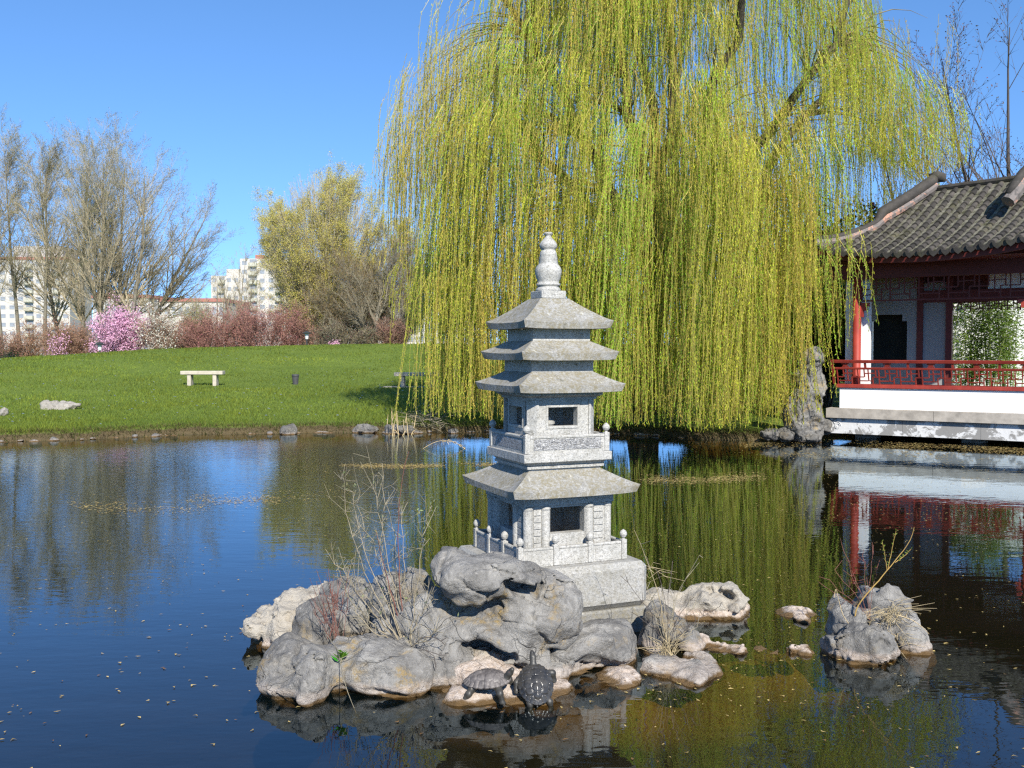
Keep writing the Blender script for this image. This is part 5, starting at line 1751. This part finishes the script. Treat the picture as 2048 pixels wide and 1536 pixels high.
def build_city():
    Y = 280
    k = Y / F_PX
    block('apartment_tower', 'white apartment tower with a red brown roof edge behind the left bare poplars', -70, 140, 520, Y, 16, 11, 12, (7, 10), [('penthouse', (-1.5, 12.5, 2, 13, 27.7, 31.3), 'panel2')], ry=R(2), skip=2)
    block('apartment_tower', 'tall white tower block behind the yellow green tree', 482, 640, 518, 300, 16, 11, 9, (1, 4, 7), [('lift_house', (-7.6, -5.0, .5, 9, 29.35, 30.6), 'roof_red')], band=False, skip=3)
    block('apartment_block', 'lower stepped white block joining the tall tower on its left', 424, 481, 552, 303, 14, 9, 4, (1,), [('upper_step', (.2, 4.2, .5, 9, 23.6, 26.5), 'panel')], band=False, skip=3)
    block('low_building', 'low white building with a red roof edge behind the pink shrub', 186, 300, 597, 200, 20, 3, 9, (), [('roof_box', (-5.5, -1.0, 1, 8, 11.9, 13.2), 'roof_red')], ry=R(-3))
    block('low_building', 'long low white building with a red roof edge left of the stepped block', 301, 450, 604, 205, 20, 3, 11, (), [], ry=R(0))
    block('low_building', 'low pale building showing through the trees left of the willow', 590, 800, 592, 230, 14, 5, 9, (2, 6), [], band=False)
    block('low_building', 'pale building glimpsed behind the willow strands', 810, 960, 600, 240, 14, 5, 7, (), [], band=False)

build_city()

# ------------------------------------------------------------------ lawn furniture
M['bench_stone'] = mat_plain('bench_stone', (0.42, 0.38, 0.31), 0.9, 0.2, 0.15, 8, 0.2)
M['bin'] = mat_plain('dark_bin', (0.055, 0.055, 0.06), 0.6, 0.4, 0.2, 10)
M['lamp'] = mat_plain('lamp_metal', (0.03, 0.035, 0.035), 0.5, 0.4, 0.2, 10)
M['lamp_glass'] = mat_plain('lamp_glass', (0.6, 0.62, 0.6), 0.3, 0.5, 0.05, 3)

def bench(label, px, py, length, rz):
    p = on_ground(px, py)
    T = thing('bench', label, 'bench', p, rz, 'stone benches on the lawn')
    obj('seat', box(-length / 2, length / 2, -.2, .2, .36, .48, .012), M['bench_stone'], T)
    for s in (-1, 1):
        x = s * (length / 2 - .27)
        obj('leg', box(x - .06, x + .06, -.16, .16, -.12, .358, .006), M['bench_stone'], T)
    return T
bench('pale stone bench standing in the open on the lawn', 406, 771, 1.36, R(3))
b2 = bench('stone bench half hidden behind the left edge of the willow', 836, 774, 1.55, R(-2))
obj('foot_slab', box(-1.15, 1.1, -.3, .35, -.1, .015), M['bench_stone'], b2)
p = on_ground(591, 769)
T = thing('litter_bin', 'small dark cylindrical litter bin on the lawn right of the open bench', 'bin', p)
obj('body', lathe([(.085, -.05), (.095, .05), (.115, .27), (.108, .272), (.105, .25), (.02, .24)], 20), M['bin'], T)
obj('rim', lathe([(.118, .275), (.124, .285), (.124, .335), (.112, .345), (.100, .340), (.100, .275)], 20), M['bin'], T)
obj('foot', lathe([(.05, -.1), (.05, .0), (.06, .04)], 10), M['bin'], T)

def lamp(label, px, Y, top):
    p = drop(px, Y)
    H = Hof(top, Y, p[2])
    T = thing('path_lamp', label, 'lamp', p, 0, 'path lamps by the shrubs')
    obj('post', lathe([(.06, -.1), (.05, .2), (.045, H - .5)], 10), M['lamp'], T)
    obj('lantern', lathe([(.09, H - .5), (.13, H - .16), (.12, H - .15)], 12), M['lamp_glass'], T)
    obj('hat', lathe([(.30, H - .16), (.31, H - .13), (.10, H - .03), (.03, H), (.001, H + .01)], 14), M['lamp'], T)
lamp('black path lamp with a wide hat in front of the tan shrub', 614, 60.0, 662)
lamp('black path lamp standing before the pink blossoming shrub', 200, 59, 684)

# ------------------------------------------------------------------ stones
M['rock_taihu'] = mat_rock('brown_limestone', 0.0, 0.9, 0.03, 0.72, 0.2)
def build_stones():
    def at_shore(px, dy=0.0):
        k = (px - 1024) / F_PX
        Y = 17.0
        for Y in np.arange(15, 24, .02):
            if land(np.array(k * Y), np.array(Y)) > 0:
                break
        return np.array([k * (Y + dy), Y + dy, 0.0])
    rs = np.random.default_rng(3)
    protos = []
    for s in range(5):
        P = grid((-.3, -.2, -.2), (.3, .2, .2), .02)
        d = sd_ell(P, (0, 0, 0), (.20 + .05 * (s % 2), .12, .10 + .02 * (s % 3)))
        m = np.abs(d) < .12
        d[m] += -.045 * fbm(P[m] * 6 + s * 9, 3) + .03 * np.abs(fbm(P[m] * 9 + s * 4, 2))
        d = np.maximum(d, P @ np.array([.25, .1, .96]) - (.07 + .01 * s))
        protos.append(mesh('shore_stone', isosurf(d, (-.3, -.2, -.2), .02), M['rock_shore'], True))
    for k in range(80):
        px = rs.uniform(-10, 905) if k < 48 else rs.uniform(905, 1530)
        p = at_shore(px, rs.uniform(-.12, .10))
        o = bpy.data.objects.new('shore_stone', protos[k % 5])
        COL.objects.link(o)
        sc = rs.uniform(.3, .9) * (1.1 if rs.random() < .12 else .7)
        o.location = (*p[:2], rs.uniform(-.04, .02))
        o.rotation_euler = (rs.uniform(-.2, .2), rs.uniform(-.2, .2), rs.uniform(0, 6.28))
        o.scale = (sc, sc, sc * .85)
        tag(o, 'small rough brown grey stone lining the far water edge of the lawn', 'stone', 'stones along the far shore')
    for px, w, h, lab in ((577, 32, 20, 'dark pointed stone standing out at the water edge below the litter bin'), (730, 55, 16, 'broad flat shore stone left of the reeds'), (800, 60, 18, 'wide pale stone behind the reeds')):
        p = at_shore(px, -.05)
        Y = p[1]
        rock('shore_rock', lab, [E(px, 700 + 1.62 * F_PX / Y, Y, w / 2, .16, h * .75)], M['rock_shore'], .02, .03, .04, 6, .03, 70 + px, 'stone')
    for px, py, w, h, lab in ((120, 818, 78, 20, 'pale flat boulder lying on the lawn near the left'), (0, 832, 26, 16, 'small stone on the lawn cut by the left edge of the photo')):
        p = on_ground(px, py)
        rock('lawn_rock', lab, [E(px, py - 4, p[1], w / 2, .22, h * .6, -4), E(px - w * .25, py - 3, p[1] - .05, w / 4, .2, h * .7)], M['rock_lawn'], .02, .04, .035, 5, .03, 90 + int(px))
    # standing pierced rock by the pavilion
    rock('pierced_rock', 'tall pierced grey scholar rock standing at the left corner of the pavilion base', [
        E(1624, 728, 18.0, 20, .22, 34, 16), E(1606, 765, 18.0, 22, .2, 26), E(1630, 770, 18.05, 17, .2, 40), E(1612, 800, 18.0, 29, .24, 34, -10), E(1594, 795, 18.0, 18, .2, 24), E(1606, 840, 17.95, 32, .24, 38, 8),
        E(1584, 835, 18, 18, .2, 36), E(1616, 870, 17.95, 26, .22, 22), E(1640, 802, 17.75, 8, .2, 12, op='-')],
        M['rock_taihu'], .022, .05, .05, 3.2, .05, 55, scal=.07, sf=2.6)
    for px, py, Y, w, h, lab in ((1540, 868, 17.9, 34, 18, 'brown flat stone at the water left of the pierced rock'), (1572, 870, 17.85, 26, 14, 'brown stone touching the foot of the pierced rock'), (1604, 878, 17.8, 12, 9, 'tiny stone in the water before the pierced rock'), (1622, 876, 17.75, 14, 7, 'tiny wedge shaped stone at the right foot of the pierced rock'), (1650, 850, 18.6, 26, 30, 'dark rock in the shade beside the pavilion base')):
        rock('shore_rock', lab, [E(px, py, Y, w / 2 + 3, .16, h / 2 + 4)], M['rock_shore'], .02, .03, .03, 6, .025, 120 + px, 'stone')
build_stones()

# ------------------------------------------------------------------ reeds, brush, grass
def build_reeds():
    rs = np.random.default_rng(8)
    p = G(796, 866)
    T = thing('reed_clump', 'dry cream coloured reed stalks standing in the water left of the willow', 'reeds', (p[0], p[1], 0))
    for k in range(26):
        px = rs.uniform(764, 832)
        q = G(px, rs.uniform(862, 872)) - np.array([p[0], p[1], 0])
        h = rs.choice([rs.uniform(.15, .32), rs.uniform(.3, .62)])
        ln = rs.normal(0, .13, 2)
        t = np.linspace(0, 1, 5)
        b = rs.random() < .3
        pts = np.stack([q[0] + ln[0] * t * h * (3 if b else 1), q[1] + ln[1] * t * h, -.1 + (h + .1) * (t - (.55 * t * t if b else 0))], -1)
        obj('stalk', tube(pts, np.linspace(.011, .004, 5), 5), M['straw'], T)
    p = G(850, 862)
    T = thing('brush_heap', 'tangle of grey brown dead twigs hanging into the water beside the reeds', 'brush', (p[0], p[1], 0))
    A, B = [], []
    for k in range(230):
        q = G(rs.uniform(815, 885), rs.uniform(845, 868)) - np.array([p[0], p[1], 0])
        q[2] = rs.uniform(.02, .35)
        d = rs.normal(size=3) * np.array([.28, .2, .12])
        A.append(q); B.append(q + d)
    for k in range(12):
        A.append(np.array([rs.uniform(.0, .3), rs.uniform(-.3, 0), .15])); B.append(A[-1] + np.array([rs.uniform(.15, .45), rs.uniform(-.3, 0), rs.uniform(-.16, -.05)]))
    obj('twigs', segs(A, B, .007, .003, 3), M['twig_grey'], T)
    p = G(880, 897)
    T = thing('dry_sedge', 'feathery dry sedge head bending over the water right of the brush', 'sedge', (p[0], p[1], 0))
    t = np.linspace(0, 1, 9)
    st = np.stack([-.32 + .72 * t, 0 * t, -.02 + .16 * np.sin(t * 2.9)], -1)
    obj('stem', tube(st, .004, 4), M['straw'], T)
    A = np.repeat(st[4:], 6, 0) + rs.normal(0, .008, (30, 3))
    obj('seed_head', segs(A, A + np.array([.06, 0, -.03]) + rs.normal(0, .02, (30, 3)), .006, .002, 3), M['straw'], T)

def build_grass():
    rs = np.random.default_rng(21)
    n = 120000
    Y = 17.6 + 42 * rs.random(n) ** 2.1
    X = (rs.uniform(-40, 1010, n) - 1024) / F_PX * Y
    d = land(X, Y)
    k = d > .25
    X, Y, d = X[k], Y[k], d[k]
    P = np.stack([X, Y, terr(X, Y) - .005], -1)
    pt = fbm(np.stack([X * .8, Y * .5, X * 0], -1), 3)
    h = rs.uniform(.035, .075, len(P)) * (1 + .8 * pt)
    D = np.stack([rs.normal(0, .45, len(P)), rs.normal(0, .45, len(P)), np.ones(len(P))], -1)
    S = np.stack([np.cos(u := rs.uniform(0, 6.28, len(P))), np.sin(u), 0 * u], -1)
    w = (.006 + .0004 * (Y - 17))[:, None]
    V = np.stack([P - S * w, P + S * w, P + D * h[:, None]], 1).reshape(-1, 3)
    c = np.array([.165, .23, .038]) * rs.uniform(.6, 1.5, (len(P), 1)) + np.array([.07, .04, .01]) * rs.random((len(P), 1)) ** 2 + np.array([.05, .03, 0]) * np.clip(pt, 0, 1)[:, None]
    c = c * (1 + .35 * fbm(np.stack([X * .22, Y * .16, X * 0 + 5], -1), 3))[:, None]
    solo('lawn_grass', (V, [np.arange(len(V)).reshape(-1, 3)]), M['leaf'], 'short spring grass covering the lawn slope', 'grass', kind='stuff', col=np.repeat(np.clip(c, .01, 1), 3, 0))
    nd = 420
    Yd = 18.5 + 38 * rs.random(nd) ** 1.3
    Xd = (rs.uniform(-30, 860, nd) - 1024) / F_PX * Yd
    kk = land(Xd, Yd) > .6
    Pd = np.stack([Xd[kk], Yd[kk], terr(Xd[kk], Yd[kk]) + .05], -1)
    sz = rs.uniform(.014, .034, len(Pd))[:, None]
    Vd = np.stack([Pd - [1, 0, 0] * sz, Pd + [0, -.5, .6] * sz, Pd + [1, 0, 0] * sz, Pd + [0, .5, -.2] * sz], 1).reshape(-1, 3)
    solo('daisies', (Vd, [np.arange(len(Vd)).reshape(-1, 4)]), M['leaf'], 'tiny white daisies and specks scattered over the lawn', 'daisies', kind='stuff', col=np.tile((.7, .7, .66), (len(Vd), 1)))
    # dry fringe on the bank
    n = 9000
    px = rs.uniform(-20, 1620, n)
    X = px * 0
    kx = (px - 1024) / F_PX
    Yb = np.full(n, 19.0)
    for _ in range(12):
        Yb = Yb - .8 * land(kx * Yb, Yb)
    Yb += rs.uniform(-.02, .42, n)
    X = kx * Yb
    P = np.stack([X, Yb, terr(X, Yb) - .01], -1)
    h = rs.uniform(.04, .14, n)
    D = np.stack([rs.normal(0, .5, n), rs.normal(-.35, .5, n), np.ones(n) * .8], -1)
    th = rs.uniform(0, 6.28, n)
    S = np.stack([np.cos(th), np.sin(th), 0 * th], -1) * .006
    V = np.stack([P - S, P + S, P + D * h[:, None]], 1).reshape(-1, 3)
    c = np.array([.20, .155, .075]) * rs.uniform(.5, 1.3, (n, 1))
    gm = rs.random(n) < .35
    c[gm] = np.array([.10, .14, .03]) * rs.uniform(.6, 1.3, (gm.sum(), 1))
    solo('bank_grass', (V, [np.arange(len(V)).reshape(-1, 3)]), M['leaf'], 'dry brown grass fringe along the far bank', 'grass', kind='stuff', col=np.repeat(np.clip(c, .01, 1), 3, 0))

# ------------------------------------------------------------------ plants of the island
def stem(pts, r0, r1, n=5, wob=0.0, rs=None, m=14):
    pts = np.array(pts, float)
    u = np.concatenate([[0], np.cumsum(np.linalg.norm(np.diff(pts, axis=0), axis=1))])
    t = np.linspace(0, u[-1], m)
    p = np.stack([np.interp(t, u, pts[:, k]) for k in range(3)], -1)
    p[1:-1] = (p[:-2] + 2 * p[1:-1] + p[2:]) / 4
    if wob:
        p[1:] += rs.normal(0, wob, (m - 1, 3))
    return p, tube(p, np.linspace(r0, r1, m), n)

def build_island_plants():
    rs = np.random.default_rng(31)
    base = W(805, 1285, 5.02)
    T = thing('bare_shrub', 'leafless many stemmed shrub growing from the gap left of the large hollowed rock', 'shrub', base)
    # (image point, depth) chains of each stem
    ch = [
        [(800, 1285, 5.05), (745, 1180, 5.1), (712, 1090, 5.1), (690, 1020, 5.1), (688, 970, 5.1)],
        [(805, 1285, 5.05), (770, 1200, 5.1), (735, 1120, 5.12), (712, 1050, 5.15), (706, 985, 5.15)],
        [(805, 1280, 5.05), (780, 1190, 5.15), (752, 1090, 5.2), (718, 1030, 5.2), (716, 960, 5.2)],
        [(806, 1280, 5.08), (790, 1180, 5.15), (768, 1090, 5.2), (756, 1010, 5.22), (746, 950, 5.22)],
        [(806, 1280, 5.1), (780, 1200, 5.2), (760, 1120, 5.25), (770, 1010, 5.3), (764, 925, 5.3)],
        [(808, 1285, 5.05), (798, 1200, 5.2), (790, 1120, 5.22), (786, 1060, 5.25), (770, 1010, 5.25)],
        [(810, 1285, 5.05), (806, 1180, 5.2), (806, 1080, 5.25), (803, 1010, 5.25)],
        [(820, 1300, 4.98), (826, 1220, 5.0), (836, 1150, 5.0), (846, 1080, 5.02), (852, 1035, 5.05), (862, 1010, 5.05)],
        [(790, 1280, 5.1), (740, 1220, 5.15), (690, 1150, 5.2), (650, 1100, 5.2)],
        [(795, 1285, 5.1), (735, 1240, 5.2), (700, 1200, 5.25), (672, 1140, 5.25)],
        [(800, 1285, 5.0), (760, 1230, 5.0), (716, 1170, 5.0), (702, 1120, 5.0)],
        [(812, 1290, 5.0), (830, 1250, 4.97), (850, 1215, 4.95), (878, 1195, 4.95)],
        [(815, 1300, 4.95), (850, 1278, 4.9), (876, 1262, 4.9)],
        [(790, 1290, 5.02), (745, 1262, 5.0), (712, 1225, 5.0), (694, 1180, 5.0)],
    ]
    A, B, Rr = [], [], []
    LP = []
    for c in ch:
        p, g = stem([W(*q) for q in c], .0034, .0012, 5, .005, rs)
        obj('stem', g, M['stem_tan'], T, world=True)
        for k in range(3, len(p)):
            for _ in range(rs.poisson(2.0)):
                d = rs.normal(0, 1, 3)
                d = d / np.linalg.norm(d) * .8 + np.array([0, 0, .55])
                L = rs.uniform(.03, .14)
                q = p[k] + d * L
                A.append(p[k]); B.append(q); Rr.append(.0016)
                LP.append(q)
                for _ in range(rs.poisson(1.2)):
                    d2 = d + rs.normal(0, .7, 3)
                    s = p[k] + d * L * rs.uniform(.3, .9)
                    e = s + d2 * L * rs.uniform(.25, .55)
                    A.append(s); B.append(e); Rr.append(.0011)
    obj('twigs', segs(A, B, np.array(Rr), np.array(Rr) * .6, 3), M['twig_grey'], T, world=True)
    for c in ([(808, 1270, 5.08), (800, 1180, 5.12), (795, 1090, 5.12), (798, 1000, 5.12), (806, 950, 5.12), (818, 902, 5.12)], [(800, 1250, 5.1), (778, 1170, 5.1), (762, 1110, 5.1), (752, 1060, 5.1)]):
        obj('red_stem', stem([W(*q) for q in c], .0040, .0014, 5, .002, rs)[1], M['twig_red'], T, world=True)
    P = np.array([W(*q) for q in ((846, 1060, 5.02), (850, 1042, 5.04), (838, 1030, 5.05), (836, 1022, 5.05), (858, 1020, 5.05), (863, 1012, 5.05), (866, 1000, 5.05), (843, 1090, 5.02), (845, 1095, 5.02), (690, 970, 5.1), (712, 972, 5.2), (742, 950, 5.2), (765, 1035, 5.3), (775, 1070, 5.25), (780, 1090, 5.25))])
    P = np.repeat(P, 3, 0) + rs.normal(0, .006, (len(P) * 3, 3))
    P = np.concatenate([P, np.array(LP)[rs.random(len(LP)) < .25]])
    g, c = leaves(P, rs.normal(size=P.shape) + np.array([0, 0, .8]), rs.uniform(.010, .026, len(P)), .009, rs, tint(rs, len(P), (.30, .33, .16)))
    obj('foliage', g, M['leaf'], T, col=c, world=True)
    # low reddish twig tuft to its left
    base = W(672, 1275, 5.15)
    T = thing('twig_tuft', 'low tuft of thin reddish twigs left of the leafless shrub', 'shrub', base)
    A, B = [], []
    for k in range(17):
        a, b = W(rs.uniform(655, 690), 1278, 5.15), W(rs.uniform(615, 720), rs.uniform(1130, 1215), rs.uniform(5.05, 5.3))
        m = (a + b) / 2 + rs.normal(0, .015, 3)
        A += [a, m]; B += [m, b]
        for _ in range(3):
            A.append(m); B.append(m + rs.normal(0, .035, 3) + np.array([0, 0, .04]))
    obj('twigs', segs(A, B, .0016, .001, 3), M['twig_red'], T, world=True)
    # forked dark twigs in front of the hollowed rock
    base = W(818, 1305, 4.9)
    T = thing('fallen_branch', 'thin dark branch with forked tips hanging in front of the hollowed rock', 'branch', base)
    A, B = [], []
    for c in ([(815, 1300, 4.92), (850, 1300, 4.84), (868, 1312, 4.82), (872, 1335, 4.8)], [(850, 1300, 4.84), (880, 1310, 4.82), (893, 1310, 4.82)], [(845, 1275, 4.84), (868, 1275, 4.82), (882, 1282, 4.82), (890, 1290, 4.82)], [(868, 1275, 4.82), (876, 1268, 4.82)], [(882, 1282, 4.82), (892, 1276, 4.82)], [(815, 1300, 4.92), (845, 1275, 4.84)]):
        q = [W(*x) for x in c]
        A += q[:-1]; B += q[1:]
    obj('forked_tips', segs(A, B, .0022, .0018, 4), M['bark_dark'], T, world=True)
    # long bent stem over the left boulder
    base = W(700, 1265, 4.9)
    T = thing('dead_stem', 'long thin dead stem lying over the front left boulder into the water', 'branch', base)
    obj('stem', stem([W(*q) for q in ((648, 1262, 5.1), (676, 1300, 4.85), (684, 1345, 4.62), (695, 1385, 4.56), (712, 1425, 4.58))], .0022, .0015, 4)[1], M['twig_grey'], T, world=True)
    obj('side_stem', stem([W(*q) for q in ((680, 1318, 4.72), (720, 1300, 4.78), (760, 1280, 4.95))], .0018, .0012, 4)[1], M['twig_grey'], T, world=True)
    # green weed
    base = W(682, 1316, 4.78)
    T = thing('weed', 'small fresh green leafy weed rooted on the front left boulder', 'plant', base)
    n = 34
    a = rs.uniform(0, 6.28, n)
    D = np.stack([np.cos(a), np.sin(a), rs.uniform(.25, 1.3, n)], -1)
    g, c = leaves(np.zeros((n, 3)) + rs.normal(0, .006, (n, 3)), D, rs.uniform(.03, .055, n), rs.uniform(.010, .016, n), rs, tint(rs, n, (.10, .24, .03)))
    obj('leaves', g, M['leaf'], T, col=c)
    obj('stalk', segs([(0, 0, -.04)], [(0, 0, .01)], .006, .004, 5), M['twig_grey'], T)
    # spray of twigs on the flat stone
    base = W(1335, 1310, 5.2)
    T = thing('twig_spray', 'fan of bare twigs and grass sprouting from the flat topped stone', 'shrub', base)
    ends = [(1398, 1112, 5.25, 'g'), (1268, 1060, 5.2, 'y'), (1240, 1150, 5.15, 'd'), (1312, 1135, 5.2, 'd'), (1345, 1120, 5.3, 'd'), (1290, 1160, 5.2, 'g'), (1380, 1200, 5.25, 'd'), (1410, 1190, 5.25, 'g'), (1365, 1170, 5.3, 'g'), (1262, 1225, 5.1, 'd'), (1440, 1215, 5.25, 'd'), (1325, 1175, 5.2, 'g'), (1300, 1200, 5.15, 'g'), (1395, 1255, 5.2, 'g'), (1392, 1240, 5.2, 'd'), (1350, 1190, 5.25, 'g')]
    A, B, A2, B2 = [], [], [], []
    for ex, ey, eY, ty in ends:
        mid = (1335 + (ex - 1335) * .35 + rs.normal(0, 5), 1305 + (ey - 1305) * .55, (5.2 + eY) / 2)
        p, g = stem([W(1335 + rs.normal(0, 5), 1308, 5.2), W(*mid), W(ex, ey, eY)], .0026, .0010, 4, .003, rs, 9)
        if ty == 'y':
            obj('pale_stem', g, M['dry_grass'], T, world=True)
        else:
            (A if ty == 'g' else A2).extend(p[:-1]); (B if ty == 'g' else B2).extend(p[1:])
        for k in range(3, 9):
            for _ in range(rs.poisson(.8)):
                (A if ty != 'd' else A2).append(p[k]); (B if ty != 'd' else B2).append(p[k] + rs.normal(0, .03, 3) + np.array([0, 0, .03]))
    obj('twigs', segs(A, B, .0018, .0012, 3), M['twig_grey'], T, world=True)
    obj('dark_twigs', segs(A2, B2, .0018, .0012, 3), M['bark_dark'], T, world=True)
    A, B = [], []
    for k in range(48):
        a = W(1335 + rs.normal(0, 9), 1311, 5.17 + rs.normal(0, .02))
        d = np.array([rs.normal(0, .06), rs.normal(0, .04), rs.uniform(.04, .15)])
        A += [a, a + d * .6]; B += [a + d * .6, a + d + np.array([d[0] * .4, 0, -.02])]
    obj('grass', segs(A, B, .0014, .0008, 3), M['dry_grass'], T, world=True)
    # plants on the right rock cluster
    base = W(1706, 1258, 5.42)
    T = thing('willow_shoot', 'yellow willow shoot leaning right out of the right rock cluster', 'shoot', base)
    obj('stem', stem([W(*q) for q in ((1707, 1260, 5.42), (1712, 1215, 5.42), (1740, 1180, 5.4), (1775, 1140, 5.4), (1808, 1100, 5.4), (1826, 1070, 5.4), (1829, 1055, 5.4))], .0046, .0014, 6, .001, rs, 20)[1], M['twig_yellow'], T, world=True)
    PP = []
    for c in ([(1774, 1142, 5.4), (1768, 1100, 5.4), (1765, 1083, 5.4)], [(1776, 1140, 5.4), (1786, 1090, 5.4), (1792, 1062, 5.4)], [(1790, 1125, 5.4), (1812, 1110, 5.4), (1822, 1098, 5.4)]):
        p, g = stem([W(*q) for q in c], .0022, .0012, 4, .001, rs, 12)
        obj('side_shoot', g, M['twig_yellow'], T, world=True)
        PP += list(p[2:])
    PP = np.repeat(np.array(PP), 2, 0)
    g, c = leaves(PP, rs.normal(0, .6, PP.shape) + np.array([0, 0, 1.0]), .016, .006, rs, tint(rs, len(PP), (.22, .30, .06)))
    obj('leaf_buds', g, M['leaf'], T, col=c, world=True)
    base = W(1742, 1240, 5.5)
    T = thing('red_twigs', 'dark red bare twigs rising behind the yellow willow shoot', 'shrub', base)
    A, B = [], []
    for ex, ey in ((1680, 1085), (1725, 1110), (1745, 1090), (1640, 1165), (1700, 1140), (1760, 1120), (1668, 1140), (1655, 1160)):
        p, g = stem([W(1740, 1240, 5.5), W(1735 + (ex - 1735) * .4, 1240 + (ey - 1240) * .5, 5.5), W(ex, ey, 5.5)], .002, .001, 4, .004, rs, 9)
        A.extend(p[:-1]); B.extend(p[1:])
        for k in range(3, 9):
            for _ in range(rs.poisson(1.1)):
                A.append(p[k]); B.append(p[k] + rs.normal(0, .03, 3) + np.array([0, 0, .025]))
    obj('twigs', segs(A, B, .0016, .0010, 3), M['twig_red'], T, world=True)
    for nm, lab, px, py, Y, n, sz in (('grass_tuft', 'pale dry grass tuft on the tallest rock of the right cluster', 1782, 1240, 5.45, 90, .16), ('grass_tuft', 'thin trailing dry grass hanging down the right rock cluster near the water', 1785, 1290, 5.38, 50, .12),
                                      ('grass_tuft', 'dry grass blades curling out behind the right edge of the plinth', 1290, 1150, 6.0, 16, .16), ('grass_tuft', 'small brown grass tuft in the hollow of the right rock cluster', 1745, 1238, 5.45, 40, .06)):
        base = W(px, py, Y)
        T = thing(nm, lab, 'grass', base)
        A, B = [], []
        for k in range(int(n * .7)):
            a = rs.normal(0, .026, 3)
            d = np.array([rs.normal(0, .5) + (.5 if 'plinth' in lab else 0), rs.normal(-.15, .4), rs.uniform(.3, 1.0)]) * sz * rs.uniform(.4, 1)
            q, e = a + d * .6, a + d + np.array([d[0] * .5, 0, -sz * rs.uniform(.15, .5)])
            A += [a, q]; B += [q, e]
        obj('blades', segs(A, B, .0017, .0008, 3), M['dry_grass'], T)
    for c, lab in (([(1705, 1258, 5.42), (1685, 1230, 5.4), (1675, 1190, 5.4), (1672, 1172, 5.4), (1668, 1195, 5.38)], 'thin yellow stalk bent over on the left of the right rock cluster'), ([(1795, 1230, 5.4), (1825, 1240, 5.4), (1846, 1255, 5.4), (1858, 1268, 5.4)], 'thin pale stalk arching right from the tallest rock')):
        b = W(*c[0])
        T = thing('grass_stalk', lab, 'grass', b)
        obj('stalk', stem([W(*q) for q in c], .0022, .0012, 4)[1], M['straw'], T, world=True)

# ------------------------------------------------------------------ floating catkins and leaves
def build_debris():
    rs = np.random.default_rng(77)
    X, Y, S = [], [], []
    def add(x, y, s):
        X.append(x); Y.append(y); S.append(np.broadcast_to(s, x.shape) * rs.uniform(.5, 1.4, x.shape))
    def band(px0, px1, py, spread, n, s, wav=3):
        px = rs.uniform(px0, px1, n)
        ph = rs.uniform(0, 6)
        yy = py + wav * np.sin(px / 60 + ph) + rs.normal(0, spread, n)
        w = fbm(np.stack([px / 70, yy / 10, px * 0 + py], -1), 3) > rs.uniform(-.35, .25, n)
        g = [G(a, b) for a, b in zip(px[w], yy[w])]
        g = np.array(g)
        add(g[:, 0], g[:, 1], s)
    band(680, 1000, 931, 2.5, 2600, .036, 2)
    band(560, 780, 940, 8, 500, .026)
    band(130, 420, 1012, 8, 1000, .032)
    band(380, 560, 1000, 8, 800, .032)
    band(500, 720, 990, 8, 450, .026)
    band(1250, 1530, 958, 5, 2200, .032, 2)
    band(1480, 2060, 893, 7, 5200, .042, 3)
    band(1560, 2060, 905, 10, 3000, .042, 3)
    band(1500, 2060, 940, 22, 900, .028)
    band(1500, 2060, 1000, 40, 700, .024)
    # everywhere, thin
    n = 5200
    y = 3.6 + 14 * rs.random(n) ** 1.1
    x = rs.uniform(-.60, .60, n) * y
    w = fbm(np.stack([x * .8, y * .8, x * 0], -1), 3) > rs.uniform(-.3, .55, n) - .10 * (x > .5)
    add(x[w], y[w], .022)
    n = 900
    y = rs.uniform(3.7, 6.5, n)
    x = rs.uniform(-.56, .56, n) * y
    w = fbm(np.stack([x * 1.6, y * 1.6, x * 0 + 4], -1), 3) > rs.uniform(-.2, .7, n)
    add(x[w], y[w], .026)
    X, Y, S = np.concatenate(X), np.concatenate(Y), np.concatenate(S)
    k = land(X, Y) < -.02
    X, Y, S = X[k], Y[k], S[k]
    n = len(X)
    a = rs.uniform(0, 6.28, n)
    c, s = np.cos(a), np.sin(a)
    w = S * rs.uniform(.22, .5, n)
    z = rs.uniform(.003, .0055, n)
    bend = rs.normal(0, .25, n) * S
    V = np.stack([np.stack([X - c * S / 2, Y - s * S / 2, z], -1), np.stack([X + s * w / 2 - bend * s, Y - c * w / 2 + bend * c, z + .001], -1), np.stack([X + c * S / 2, Y + s * S / 2, z], -1), np.stack([X - s * w / 2 - bend * s, Y + c * w / 2 + bend * c, z + .001], -1)], 1).reshape(-1, 3)
    col = np.array([.55, .42, .17]) * rs.uniform(.5, 1.4, (n, 1))
    br = rs.random(n) < .2
    col[br] = np.array([.22, .13, .06]) * rs.uniform(.6, 1.3, (br.sum(), 1))
    solo('floating_catkins', (V, [np.arange(4 * n).reshape(-1, 4)]), M['leaf_thin'], 'yellow fallen catkins and leaves drifting on the pond', 'fallen leaves', kind='stuff', col=np.repeat(np.clip(col, .01, 1), 4, 0))

build_reeds()
build_grass()
build_island_plants()
build_debris()
